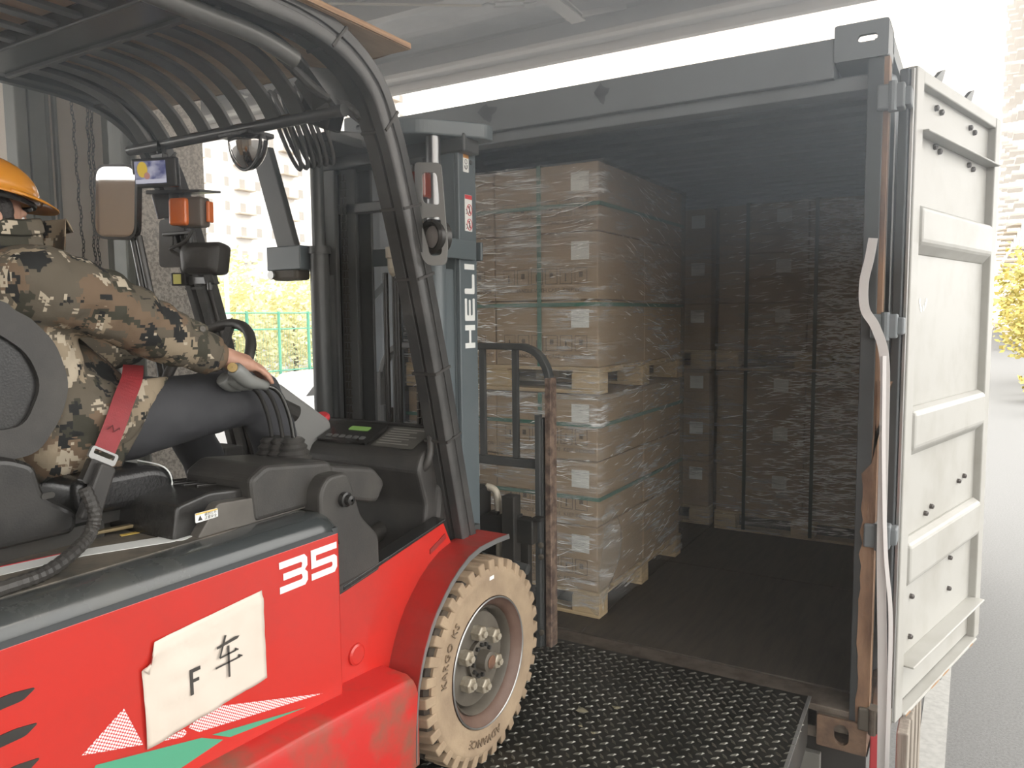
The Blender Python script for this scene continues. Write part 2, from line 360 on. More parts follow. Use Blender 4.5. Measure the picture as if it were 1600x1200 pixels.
def text_bend(name, body, size, c, r, a0, m, parent, x):
    """raised letters round a wheel sidewall in the plane x"""
    cu = bpy.data.curves.new(name, 'FONT'); cu.body = body; cu.size = size; cu.extrude = .003; cu.align_x = 'CENTER'; cu.align_y = 'CENTER'; cu.resolution_u = 2; cu.space_character = 1.15
    tmp = bpy.data.objects.new(name+'_text', cu); me = bpy.data.meshes.new_from_object(tmp); bpy.data.objects.remove(tmp); bpy.data.curves.remove(cu)
    og = origin(parent)
    for v in me.vertices:
        a = a0 - v.co.x/r; q = r+v.co.y
        v.co = Vector((x+v.co.z, c[0]+q*math.cos(a), c[1]+q*math.sin(a)))-og
    me.materials.clear(); me.materials.append(m); return link(name, me, parent)
def blob(name, caps, m, parent, voxel=.012, it=6, extra=None, disp=0., dscale=.1, label=None):
    """one continuous skin grown round tapered limbs: caps = list of paths [(point, radius), ...] or ('e', centre, radii, rotation)"""
    b = B(); og = origin(parent)
    for c in caps:
        if c[0] == 'e':
            _, ce, ra, ro = c; R = Euler(ro).to_matrix(); n = 16; rings = []
            for i in range(1, 12):
                t = PI*i/12; rings.append([Vector(ce) + R @ Vector((ra[0]*math.sin(t)*math.cos(2*PI*q/n), ra[1]*math.sin(t)*math.sin(2*PI*q/n), ra[2]*math.cos(t))) for q in range(n)])
            b.ring_path(None, rings)
        else:
            for (p0, r0), (p1, r1) in zip(c[:-1], c[1:]):
                p0 = Vector(p0); p1 = Vector(p1); d = (p1-p0).normalized(); x = d.orthogonal().normalized(); y = d.cross(x); n = 14; rings = []
                for (p, r, s) in [(p0, r0, a) for a in (-.98, -.8, -.45, 0)] + [(p1, r1, a) for a in (0, .45, .8, .98)]:
                    q_ = math.sqrt(max(0, 1-s*s))*r
                    rings.append([p + d*s*r + x*math.cos(2*PI*q/n)*q_ + y*math.sin(2*PI*q/n)*q_ for q in range(n)])
                b.ring_path(None, rings)
    me = bpy.data.meshes.new(name); me.from_pydata([tuple(v-og) for v in b.v], [], b.f)
    bm = bmesh.new(); bm.from_mesh(me); bmesh.ops.recalc_face_normals(bm, faces=bm.faces); bm.to_mesh(me); bm.free()
    tmp = bpy.data.objects.new(name+'_cage', me); COL.objects.link(tmp)
    md = tmp.modifiers.new('remesh', 'REMESH'); md.mode = 'VOXEL'; md.voxel_size = voxel; md.use_smooth_shade = True
    if it:
        sm = tmp.modifiers.new('smooth', 'SMOOTH'); sm.iterations = it; sm.factor = .5
    dg = bpy.context.evaluated_depsgraph_get(); res = bpy.data.meshes.new_from_object(tmp.evaluated_get(dg))
    bpy.data.objects.remove(tmp); bpy.data.meshes.remove(me)
    if disp:
        for v in res.vertices:
            q = (v.co+og)/dscale
            v.co += v.normal*disp*(mnoise.noise(q)+.5*mnoise.noise(q*2.1+Vector((3, 1, 7))))
    if extra: extra(res, og)
    res.materials.clear(); res.materials.append(m); res.name = name
    for p in res.polygons: p.use_smooth = True
    o = link(name, res, parent)
    if label: o['label'] = label
    return o
def struct(o): o['kind'] = 'structure'; return o
def haze(density, g, x0, z0, z1, col, label):
    m = bpy.data.materials.new('glare_haze'); m.use_nodes = True; n = m.node_tree.nodes; n.remove(n['Principled BSDF'])
    v = n.new('ShaderNodeVolumeScatter'); v.inputs['Density'].default_value = density; v.inputs['Anisotropy'].default_value = g; v.inputs['Color'].default_value = col
    m.node_tree.links.new(v.outputs[0], n['Material Output'].inputs['Volume'])
    plan = [(x0, -3.6), (1.0, -3.6), (1.0, -2.3), (.03, .06), (.03, 8.5), (x0, 8.5)]; n_ = len(plan)
    zb = lambda y: z0 if z0 < 0 else z0-.103*(y+3.6)
    o = B().add([(x, y, zb(y)) for x, y in plan]+[(x, y, z1) for x, y in plan], [tuple(range(n_))[::-1], tuple(range(n_, 2*n_))]+[(k, (k+1) % n_, n_+(k+1) % n_, n_+k) for k in range(n_)]).build('haze', m); o['kind'] = 'stuff'; o['label'] = label; o['category'] = 'haze'

# ------------------------------------------------------------------ setting
GZ = -1.25
struct(B().box((-140, -60, GZ-.2), (140, 220, GZ)).build('road', ASPH))
struct(B().box((.075, .6, GZ), (.225, 4.3, GZ+.006)).build('road_line', LINEW))
struct(B().box((-9, -9, GZ), (2.2, -2.02, 0)).box((-9, -2.02, GZ), (-2.55, -.66, 0)).box((-.17, -2.02, GZ), (2.2, -.66, 0)).box((-2.55, -2.02, GZ), (-.17, -.66, -.03)).build('floor', CONC, bevel=.004))
struct(B().box((-9, -9.2, GZ), (3.2, -9, 3.3)).build('wall_back', mat('warehouse_back', (.36, .30, .24), .8)))
# canopy over the dock
roof = B(); n = 130; pr = []
for i in range(n+1):
    y = -9+i*(12.9/n); pr.append((y, 4.70-(y+9)*.045+(.025 if i % 4 < 2 else 0)))
roof.prism(pr + [(3.9, 4.35), (-9, 4.95)], 'x', -16, 2.4)
struct(roof.build('ceiling', ROOFM))
def beam(name, lo, hi, m, bevel=.01): return struct(B().box(lo, hi).build(name, m, bevel=bevel))
def ibeam(name, x0, x1, y, z0, z1, w, t, m):
    b = B(); b.box((x0, y-w/2, z0), (x1, y+w/2, z0+t)); b.box((x0, y-w/2, z1-t), (x1, y+w/2, z1)); b.box((x0, y-t/2, z0+t), (x1, y+t/2, z1-t)); return struct(b.build(name, m))
ibeam('trim_canopy_edge_beam', -16, 2.4, 3.62, 3.92, 4.15, .20, .016, BEAMM)
beam('trim_canopy_edge_rail', (-16, 3.46, 3.90), (2.4, 3.56, 3.945), BEAMW)
beam('trim_canopy_gutter', (-16, 3.72, 3.84), (2.4, 3.80, 3.93), BEAMW)
for k, y in enumerate((2.35, 1.0, -.45, -1.9, -3.4)):
    z = 4.69-(y+9)*.045
    ibeam('trim_purlin', -16, 2.4, y, z-.20, z, .09, .01, BEAMM)
for k, x in enumerate((-2.71, -6.9, 1.6)):
    b = B(); b.prism([(-9, 4.48), (3.2, 3.97), (3.2, 3.985), (-9, 4.495)], 'x', x-.065, x+.065); b.prism([(-9, 4.29), (3.2, 3.935), (3.2, 3.948), (-9, 4.303)], 'x', x-.065, x+.065); b.prism([(-9, 4.30), (3.2, 3.945), (3.2, 3.975), (-9, 4.49)], 'x', x-.008, x+.008)
    struct(b.build('trim_rafter', BEAMM, bevel=.003))
for x in (-2.71, -6.9):                       # knee braces to the edge beam
    struct(B().bar((x+.04, 3.15, 3.98), (x+.28, 3.55, 4.12), .04, .04).build('trim_knee_brace', BEAMM))
# speckled pillar, steel column and warehouse panel left of the forklift
struct(B().box((-4.62, .14, GZ), (-4.39, .675, 4.6)).build('pillar', STONE, bevel=.012))
colb = B(); colb.box((-4.46, .02, GZ), (-4.33, .035, 4.6)).box((-4.40, .035, GZ), (-4.38, .125, 4.6)).box((-4.46, .11, GZ), (-4.33, .125, 4.6)); colb.box((-5.22, .45, GZ), (-5.02, .47, 4.6)).box((-5.22, .63, GZ), (-5.02, .65, 4.6)).box((-5.13, .47, GZ), (-5.11, .63, 4.6)).box((-5.0, .40, GZ), (-4.93, .5, 4.6)).box((-4.9, .35, GZ), (-4.83, .42, 4.6))
struct(colb.build('trim_steel_column', COLM, bevel=.004))
struct(B().box((-5.5, -.12, GZ), (-5.32, 1.2, 4.6)).build('wall_left', WALLM, bevel=.01))
cg = B(); cg.box((-5.32, -.16, GZ), (-5.18, -.08, 4.6)).box((-5.32, -.05, GZ), (-5.22, .06, 4.6)).box((-5.32, .085, GZ), (-5.27, .115, 4.6)).box((-5.32, .15, GZ), (-5.28, .175, 4.6))
struct(cg.build('trim_door_guide', COLM, bevel=.008))
# two loops of hoist chain hanging down the panel
def chain(name, x, y, z0, z1, sway, label):
    t = thing(name, label, 'chain', (x, y, z0), 'hoist chains on the warehouse panel')
    b = B(); n = int((z1-z0)/.030); o = ORG[t.name]
    for i in range(n):
        z = z0+i*.030; c = Vector((x+.01*math.sin(i*.9), y+sway*(1-(i/n))**2, z)); a = (i % 2)*PI/2
        b.tube([c+Vector((math.cos(a)*.009*math.cos(q), math.sin(a)*.009*math.cos(q), .021*math.sin(q))) for q in [2*PI*k/6 for k in range(6)]], .0035, 4, closed=True, ref=(math.sin(a)+.01, math.cos(a), 0))
    o2 = b.build('chain_links', BLKST, t); o2['kind'] = 'stuff'
    return t
chain('hoist_chain', -5.24, .245, .9, 4.4, .07, 'rusty hoist chain hanging slack against the steel door guide')
chain('hoist_chain', -5.26, .375, 1.0, 4.4, .0, 'hoist chain strand hanging straight on the panel, left one of a pair')
chain('hoist_chain', -5.26, .405, 1.0, 4.4, .0, 'hoist chain strand hanging straight on the panel, right one of a pair')
# rope with a turnbuckle under the canopy
t = thing('guy_rope', 'thin taut rope with a hooked turnbuckle strung under the grey canopy', 'rope', (-3.5, 2.0, 3.8))
B().tube([(-5.6, 1.05, 3.83), (-4.03, 1.63, 3.85), (-3.09, 2.27, 3.85)], .009, 6).build('rope_strand', ROPE, t)
tb = B(); p0 = Vector((-3.09, 2.27, 3.85)); p1 = Vector((-2.72, 2.58, 3.90))
for s in (-.018, .018): tb.bar(p0.lerp(p1, .2)+Vector((0, 0, s)), p0.lerp(p1, .7)+Vector((0, 0, s)), .01, .01)
tb.build('turnbuckle', ZINC, t)
hk = B(); hk.tube([p0.lerp(p1, .68), p0.lerp(p1, .85), p0.lerp(p1, .98)+Vector((0, 0, .02)), p1+Vector((0, 0, .06))], .009, 6); hk.tube([p0, p0.lerp(p1, .1)+Vector((0, 0, .015)), p0.lerp(p1, .22)], .009, 6); hk.build('hook', ZINC, t)

# ------------------------------------------------------------------ dock plate
t = thing('dock_plate', 'black steel tread plate bridging the dock and the container sill', 'dock plate', (-1.3, -1, 0))
B().prism([(-2.4, -2.0), (-.115, -2.0), (-.205, .03), (-2.36, .03)], 'z', -.014, 0).build('plate', PLATE, t, bevel=.003)
B().prism([(-.115, -2.0), (-.2, -.02), (-.21, -.02), (-.125, -2.0)], 'z', -.16, -.012).build('side_skirt', BLKST, t)
B().bar((-.135, -1.9, .0), (-.203, .028, .0), .012, .006).build('worn_edge', ZINC, t, label='bright worn steel edge')
tb = B(); pitch = .050
yy = -1.98; j = 0
while yy < .01:
    xx = -1.32 + (pitch/2 if j % 2 else 0)
    while xx < -.15:
        if xx < -.135-(yy+1.98)*.0335:
            a = math.radians(42 if j % 2 else -42) + .04*math.sin(xx*91+yy*57); u = Vector((math.cos(a), math.sin(a), 0)); w = Vector((-u.y, u.x, 0)); c = Vector((xx, yy, 0)); L = .0175; ww = .0062; h = .0045
            tb.add([c-u*L, c-w*ww, c+u*L, c+w*ww, c-u*L*.55+Vector((0, 0, h)), c+u*L*.55+Vector((0, 0, h))], [(0, 1, 5, 4), (1, 2, 5), (2, 3, 4, 5), (3, 0, 4)])
        xx += pitch
    yy += pitch/2; j += 1
o = tb.build('raised_treads', TREAD, t); o['kind'] = 'stuff'
ms = B()
for cx, cy, r in ((-.905, -.50, .022), (-.80, -.42, .016), (-.80, -.62, .010), (-.86, -.60, .009)):
    ms = B(); ms.add([(cx+math.cos(a)*r*(1+.4*math.sin(3*a+cx*40)), cy+.8*math.sin(a)*r, .0050+.001*math.sin(5*a)) for a in [2*PI*k/11 for k in range(11)]]+[(cx, cy, .0085)], [(k, (k+1) % 11, 11) for k in range(11)]); ms.build('dried_mud', mat('dried_mud', (.20, .18, .12), .95), t, label='dried mud crumb on the tread')

# ------------------------------------------------------------------ shipping container
CT = thing('shipping_container', 'grey steel shipping container backed to the dock with its end open', 'container', (-1.219, 0, -.16))
HT, ZB = 2.431, -.16
CW = 2.438
def corner_casting(x0, x1, z0, z1, top):
    c = (x0+x1)/2
    lo = [(x0, z0), (x1, z0), (x1, z1), (x0, z1)]
    if top: hole = stadium(c+.02, z1-.055, .062, .024)
    else: hole = stadium(c, (z0+z1)/2, .052, .079)
    o = plate2d('corner_casting', [rounded(lo, .008), hole], .02, Matrix(((1, 0, 0, 0), (0, 0, -1, .0), (0, 1, 0, 0), (0, 0, 0, 1))), CONT if top else mat('casting_rust', (.20, .125, .08), .75, 0, (.10, .06, .04), 9, .38, .62, .3, 50), CT, bevel=.002)
    b = B(); d = .178
    b.box((x0, .01, z0), (x0+.012, d, z1)); b.box((x1-.012, .01, z0), (x1, d, z1)); b.box((x0, .01, z0), (x1, d, z0+.012))
    if not top: b.box((x0, .01, z1-.012), (x1, d, z1)); b.box((x0, d-.01, z0), (x1, d, z1))
    else: b.box((x0, d-.01, z0), (x1, d, z1-.09)); b.box((x0, .03, z1-.006), (x0+.05, d, z1)); b.box((x1-.05, .03, z1-.006), (x1, d, z1))
    b.build('casting_body', CONT if top else MATS['casting_rust'], o)
    return o
corner_casting(-.170, .0, HT-.122, HT, True); corner_casting(-CW, -CW+.17, HT-.122, HT, True)
corner_casting(-.170, .0, ZB, ZB+.118, False); corner_casting(-CW, -CW+.17, ZB, ZB+.118, False)
for s, x0 in ((1, 0.), (-1, -CW)):
    b = B(); b.prism([(x0-s*.062, .0), (x0-s*.012, .0), (x0-s*.012, .012), (x0, .04), (x0, .15), (x0-s*.012, .15), (x0-s*.02, .06), (x0-s*.062, .05)], 'z', ZB+.118, HT-.122)
    po = b.build('corner_post', mat('shaded_post_paint', (.040, .045, .048), .5, 0, (.03, .032, .033), 4) if s > 0 else CONTIN, CT, bevel=.003)  # right post colour darkened to carry its shade
    b = B(); b.box((min(x0-s*.012, x0+s*.004), .008, ZB+.118), (max(x0-s*.012, x0+s*.004), .075, HT-.122)); b.build('post_side_plate', POSTRUST, po, label='post side with flaking paint and rust')
rs_ = random.Random(12); zz_ = [ZB+.12+1.25*i/30 for i in range(31)]
B().add([(-.034-.012*rs_.random()+(.022 if i > 22 else 0)+.010*max(0, i-24), -.0015, z) for i, z in enumerate(zz_)]+[(-.001, -.0015, z) for z in reversed(zz_)], [tuple(range(62))]).build('rusted_front_strip', POSTRUST, CT, label='ragged rust along the post front')
hd = B(); hd.box((-CW+.17, 0, HT-.17), (-.17, .10, HT-.035)); hd.box((-CW+.06, .03, HT-.215), (-.06, .12, HT-.165)); hd.build('door_header', CONT, CT, bevel=.004)
hd = B()
for (x, w) in ((-2.02, .05), (-1.60, .06), (-1.05, .04)):
    hd = B(); hd.add([(x+math.cos(a)*w*(.7+.3*math.sin(3*a)), -.0015, HT-.09+.035*math.sin(a)*(1+.3*math.cos(4*a+x))) for a in [2*PI*k/14 for k in range(14)]], [tuple(range(14))]); hd.build('paint_scuff', mat('paint_scuff', (.06, .065, .07), .7), CT, label='dark scuffed patch in the header paint')
sl = B(); sl.box((-CW+.17, 0, ZB+.02), (-.17, .10, -.022)); sl.box((-CW+.06, -.012, -.03), (-.06, .14, -.004)); sl.box((-CW+.06, .0, -.10), (-.06, .05, -.025)); sl.build('door_sill', SILLM, CT, bevel=.004)
def corr(y0, y1, p=.278, d=.036):
    pts = []; y = y0
    while y < y1:
        pts += [(y, 0), (y+.07, 0), (y+.07+.069, d), (y+.07+.069+.07, d)]; y += p
    return [q for q in pts if q[0] <= y1]+[(y1, 0)]
LEN = 6.058
cp = corr(.15, LEN)
for nm, xa, s in (('side_wall', -.012, -1), ('side_wall', -CW+.012, 1)):
    b = B(); b.prism([(xa+s*d, y) for y, d in cp]+[(xa+s*(d+.003), y) for y, d in reversed(cp)], 'z', ZB+.15, HT-.06); b.build(nm, CONTIN, CT)
b = B(); cr = corr(.12, LEN, .209, .022); b.prism([(y, HT-.045+d) for y, d in cr]+[(y, HT-.042+d) for y, d in reversed(cr)], 'x', -CW+.03, -.03); b.build('roof_panel', CONTIN, CT)
B().box((-CW, LEN-.05, ZB), (0, LEN, HT)).build('front_wall', CONTIN, CT)
for x in (-.06, -CW): B().box((x, .15, HT-.075), (x+.06, LEN, HT-.012)).build('top_rail', CONT, CT)
for x in (-.03, -CW): B().box((x, .17, ZB), (x+.03, LEN, -.02)).build('bottom_rail', POSTRUST, CT)
for i in range(2):
    for j in range(5):
        x0 = -CW+.05+i*1.171; y0 = .145+j*1.18
        B().box((x0, y0, -.03), (x0+1.166, y0+1.174, 0)).build('floor_board', PLYFLOOR, CT, bevel=.003)
B().box((-CW+.05, .14, -.05), (-.05, LEN, -.031)).build('floor_frame', BLKST, CT)

def door(name, hx, hy, ang, mirror, detail):
    """leaf built flat: s along the leaf from the hinge, n out of its inner face, z up"""
    ca, sa = math.cos(ang), math.sin(ang); m_ = -1 if mirror else 1
    def T(s, n, z): return (hx+m_*(s*sa+n*ca), hy+s*ca-n*sa, z)
    wdt = 1.10; z0, z1 = -.055, 2.285
    def bx(s0, n0, za, s1, n1, zb): return [T(s0, n0, za), T(s1, n0, za), T(s1, n1, za), T(s0, n1, za), T(s0, n0, zb), T(s1, n0, zb), T(s1, n1, zb), T(s0, n1, zb)]
    root = B().hexa(bx(.03, -.030, z0+.02, wdt-.03, -.022, z1-.02)).build(name, DOORM, CT)
    def part(nm, boxes, mt=DOORM, bev=.005, label=None):
        b = B()
        for q in boxes: b.hexa(bx(*q))
        return b.build(nm, mt, root, bevel=bev, label=label)
    part('hinge_stile', [(0, -.045, z0, .075, .010, z1)])
    part('lock_stile', [(wdt-.075, -.045, z0, wdt, .010, z1)])
    part('top_rail', [(.075, -.030, z1-.045, wdt-.075, .008, z1)])
    part('bottom_rail', [(.075, -.030, z0, wdt-.075, .022, z0+.012)], label='bottom rail with rust stains')
    part('ledge', [(.075, -.024, 2.075, wdt-.07, .030, 2.083)]); part('ledge', [(.075, -.024, .135, wdt-.07, .045, .143)])
    for za, zb in ((1.695, 1.815), (.955, 1.085), (.455, .595)):
        b = B(); s0, s1 = .075, wdt-.10
        b.add([T(s0, -.024, za-.045), T(s1+.02, -.024, za-.045), T(s1+.02, -.024, zb+.02), T(s0, -.024, zb+.02), T(s0, .020, za), T(s1, .020, za), T(s1, .020, zb), T(s0, .020, zb)],
              [(0, 3, 2, 1), (4, 5, 6, 7), (0, 1, 5, 4), (1, 2, 6, 5), (2, 3, 7, 6), (3, 0, 4, 7)])
        b.build('rib', DOORM, root, bevel=.012)
    part('gasket', [(-.028, -.040, z0+.01, .0, -.010, z1-.01), (wdt, -.04, z0+.01, wdt+.02, -.01, z1-.01)], RUBBER, .004)
    part('gasket_lip', [(-.012, -.008, z0+.01, -.002, .004, z1-.01)], ZINC, .002, label='pale worn sealing lip')
    if detail:
        bolt0 = None
        for s, z in ((.30, 2.20), (.36, 2.195), (.30, 2.06), (.355, 2.05), (.74, 2.2), (.80, 2.19), (.74, 2.05), (.80, 2.04), (.35, .66), (.42, .675), (.78, .72), (.86, .73), (.22, .36), (.22, .20), (.70, .40), (.70, .265), (.32, .075), (.40, .08), (.78, .10), (.88, .10)):
            if bolt0 is None:
                bolt0 = B().lathe([(.011, 0), (.011, .012), (.008, .016), (.004, .016)], T(s, -.024, z), Vector(T(0, 1, 0))-Vector(T(0, 0, 0)), 6).build('bolt', mat('bolt_steel', (.11, .10, .095), .5, .4), root); B0 = Vector(T(s, -.024, z))
            else: repeat(bolt0, root, Vector(T(s, -.024, z))-B0)
        b = B()
        for q, (s, z) in enumerate(((.33, z1), (.72, z1))):           # curved locking cams seen over the top edge
            b2 = B(); pts = []
            prof = [(-.06, -.03), (.0, .035), (.06, .07), (.105, .085), (.075, .04), (.04, .005), (.03, -.03)]
            b2.add([T(s+a, .0-.03, z+h) for a, h in prof]+[T(s+a, -.045, z+h) for a, h in prof], [tuple(range(7)), tuple(range(7, 14))[::-1]]+[(i, (i+1) % 7, 7+(i+1) % 7, 7+i) for i in range(7)])
            b2.build('locking_cam', mat('cam_steel', (.16, .165, .16), .5), root)
        for s, z in ((.52, z0), (.80, z0)):
            b2 = B(); prof = [(-.03, .01), (.05, .0), (.02, -.025), (-.01, -.012)]
            b2.add([T(s+a, .01, z+h) for a, h in prof]+[T(s+a, -.01, z+h) for a, h in prof], [(0, 1, 2, 3), (7, 6, 5, 4), (0, 1, 5, 4), (1, 2, 6, 5), (2, 3, 7, 6), (3, 0, 4, 7)]); b2.build('lower_cam', mat('cam_steel', (.16, .165, .16), .5), root)
        rs = B()
        for s, w in ((.10, .03), (.42, .06), (.56, .05), (.93, .03)):
            rs = B(); rs.add([T(s+w*math.cos(a), .0225, z0+.006+.004*math.sin(a)) for a in [2*PI*k/8 for k in range(8)]]+[T(s, .0235, z0+.006)], [(k, (k+1) % 8, 8) for k in range(8)]); rs.build('rust_stain', mat('rust_stain', (.36, .20, .09), .8), root, label='orange rust stain')
        sc = B(); rr = random.Random(3)
        for s, z in ((.21, 1.47), (.225, 1.455), (.25, 1.46), (.27, 1.475), (.28, 1.49), (.205, 1.49)):
            sc.add([T(s+.012*math.cos(a)*rr.uniform(.4, 1), -.0212, z+.016*math.sin(a)*rr.uniform(.4, 1)) for a in [2*PI*k/7 for k in range(7)]], [tuple(range(7))])
        sc.build('sticker_remnant', LABELM, root, label='torn white sticker remnant')
    return root
rd = door('right_door', .075, .085, math.radians(14), False, True)
ld = door('left_door', -CW-.075, .085, math.radians(12), True, False)
for z in (2.17, 1.40, .66, -.02):
    b = B(); b.box((-.030, -.018, z-.042), (.055, .045, z+.042)); b.box((.045, .0, z-.03), (.075, .075, z+.03)); h = b.build('door_hinge', CONT if z > .3 else HUBM, CT, bevel=.006)
    B().cyl((.018, -.012, z-.048), (.018, -.012, z+.048), .014, n=10).build('hinge_pin', CONT if z > .3 else SILLM, h)
    b = B(); b.box((-CW-.055, -.018, z-.042), (-CW+.03, .045, z+.042)); b.build('door_hinge', CONT, CT, bevel=.006)

# white strap hanging down the post
t = thing('webbing_strap', 'long white plastic strap hanging twisted down the rusty container post', 'strap', (.0, -.04, 1.5))
def ribbon(path, w, nrm0, nrm1, th=.0015):
    P = [Vector(p) for p in path]; n = len(P); vs = []
    for i, p in enumerate(P):
        d = (P[min(i+1, n-1)]-P[max(i-1, 0)]).normalized(); nn = Vector(nrm0).lerp(Vector(nrm1), i/(n-1)); s = d.cross(nn).normalized()*w/2; k = nn.normalized()*th
        vs += [p-s-k, p+s-k, p+s+k, p-s+k]
    return [vs[i*4:i*4+4] for i in range(n)]
def smooth_path(pts, n=6):
    P = [Vector(p) for p in pts]; out = []
    for i in range(len(P)-1):
        a = P[max(i-1, 0)]; b = P[i]; c = P[i+1]; d = P[min(i+2, len(P)-1)]
        for k in range(n):
            q = k/n; out.append(.5*((2*b)+(c-a)*q+(2*a-5*b+4*c-d)*q*q+(3*b-a-3*c+d)*q**3))
    return out+[P[-1]]
r1 = B(); r1.ring_path(None, ribbon(smooth_path([(-.026, -.035, 1.70), (-.036, -.036, 1.63), (-.050, -.04, 1.55), (-.044, -.045, 1.46), (-.008, -.045, 1.395), (.022, -.04, 1.28), (.028, -.04, 1.0), (.032, -.04, .6), (.045, -.04, .25), (.052, -.04, 0), (.056, -.04, -.26)]), .030, (-.1, -1, .2), (0, -1, 0))); r1.build('hanging_strip', WEBW, t)
r1 = B(); r1.ring_path(None, ribbon(smooth_path([(.022, -.055, 1.30), (.030, -.055, .95), (.046, -.055, .62), (.068, -.055, .40), (.072, -.055, .1), (.073, -.055, -.27)]), .014, (.8, -1, 0), (.1, -1, 0))); r1.build('loose_tail', WEBW, t)

# trailer chassis below the container
TRD = mat('trailer_dark_paint', (.05, .045, .042), .6)
t = thing('truck_trailer', 'dark trailer chassis with a red marker panel carrying the grey container', 'trailer', (-1.219, 3, GZ))
b = B()
for x in (-1.75, -.80): b.box((x, -.0, -.42), (x+.12, 8.5, -.165))
b.build('main_beam', TRD, t)
for y in (.25, 2.2, 4.4, 6.0): B().box((-2.42, y, -.30), (-.02, y+.12, -.165)).build('cross_beam', TRD, t)
B().box((.0, .12, -.50), (.055, .30, -.10)).build('side_marker_panel', TRUCKR, t, bevel=.004)
B().box((-.30, .02, -.36), (-.16, .05, -.215)).build('rear_plate', mat('pale_worn_plate', (.22, .21, .19), .6), t, bevel=.003)
B().box((-2.3, .10, -.64), (-.012, .125, -.168)).build('shade_sheet', TRD, t)  # dark sheet added to stand for the shade below the container
B().box((-2.3, .06, -.62), (-.1, .14, -.50)).build('rear_bumper', BLKST, t, bevel=.004)
for y in (4.6, 5.9):
    for x in (-2.42, -.32): B().lathe([(.25, -.14), (.46, -.14), (.5, -.09), (.5, .09), (.46, .14), (.25, .14)], (x+.15, y, GZ+.5), (1, 0, 0), 24).build('trailer_wheel', TYRED, t)
t = thing('timber_boards', 'weathered grey vertical boards standing below the open container door', 'boards', (.12, .5, GZ))
for i in range(6):
    y = .16+i*.15; B().box((.085+.006*(i % 2), y, GZ), (.125+.006*(i % 2), y+.135, -.125-.01*(i % 3))).build('board', TIMB, t, bevel=.005)

# ------------------------------------------------------------------ wrapped pallet loads
LW, LD, PH, BHT = 1.14, 1.19, .125, .316
def film_shell(parent, z0, z1, seed, ragged, fm):
    """wrapped skin round the load, tied in and creased, open below"""
    b = B(); nx, nz = 14, 26; og = origin(parent); e = .008
    per = []
    x0, x1, y0, y1 = -LW/2-e, LW/2+e, -e, LD+e
    for i in range(nx): per.append((x0+(x1-x0)*i/nx, y0, 0, -1))
    for i in range(nx): per.append((x1, y0+(y1-y0)*i/nx, 1, 0))
    for i in range(nx): per.append((x1-(x1-x0)*i/nx, y1, 0, 1))
    for i in range(nx): per.append((x0, y1-(y1-y0)*i/nx, -1, 0))
    rings = []
    for k in range(nz+1):
        z = z0+(z1-z0)*k/nz; ring = []
        for i, (x, y, nx_, ny_) in enumerate(per):
            d = .006*mnoise.noise(Vector((x*3+seed, y*3, z*14)))+.004*mnoise.noise(Vector((x*9, y*9+seed, z*30)))
            if z < PH+.02: d -= .004
            zz = z
            if k == 0 and ragged: zz += .05*mnoise.noise(Vector((x*4+seed, y*4, 2)))+.02
            d = max(d, -.005)
            ring.append(og+Vector((x+nx_*d, y+ny_*d, zz)))
        rings.append(ring)
    b.ring_path(None, rings, cap=False)
    o = b.build('stretch_film', fm, parent, smooth=True); return o
GLINT = bpy.data.materials.new('film_glint'); GLINT.use_nodes = True  # near-white colour carries the film's glints
_b = GLINT.node_tree.nodes['Principled BSDF']; _b.inputs['Base Color'].default_value = (.95, .95, .93, 1); _b.inputs['Roughness'].default_value = .22; _b.inputs['Specular IOR Level'].default_value = .8; _b.inputs['Alpha'].default_value = .95
def film_glints(parent, seed, zlo, zhi, front, side):
    # raised near-white slivers that paint glints onto the film: (count, centre, spread, tilt) in the width or depth of the load
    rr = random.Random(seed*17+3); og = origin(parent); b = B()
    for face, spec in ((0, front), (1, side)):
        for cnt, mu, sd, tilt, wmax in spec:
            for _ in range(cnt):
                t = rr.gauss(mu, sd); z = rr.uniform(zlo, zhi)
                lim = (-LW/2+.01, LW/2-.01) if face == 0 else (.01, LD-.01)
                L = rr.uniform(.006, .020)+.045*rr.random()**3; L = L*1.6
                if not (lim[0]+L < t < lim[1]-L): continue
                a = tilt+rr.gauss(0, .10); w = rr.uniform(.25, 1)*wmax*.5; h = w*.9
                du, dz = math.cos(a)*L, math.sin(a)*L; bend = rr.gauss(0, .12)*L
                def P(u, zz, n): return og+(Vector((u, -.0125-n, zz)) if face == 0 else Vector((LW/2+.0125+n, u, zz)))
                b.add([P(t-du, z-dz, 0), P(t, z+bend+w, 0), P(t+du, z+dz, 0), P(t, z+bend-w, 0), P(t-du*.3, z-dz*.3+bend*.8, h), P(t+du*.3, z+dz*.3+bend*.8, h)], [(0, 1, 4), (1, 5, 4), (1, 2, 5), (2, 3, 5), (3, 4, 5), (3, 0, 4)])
    o = b.build('film_glints', GLINT, parent); o['kind'] = 'stuff'
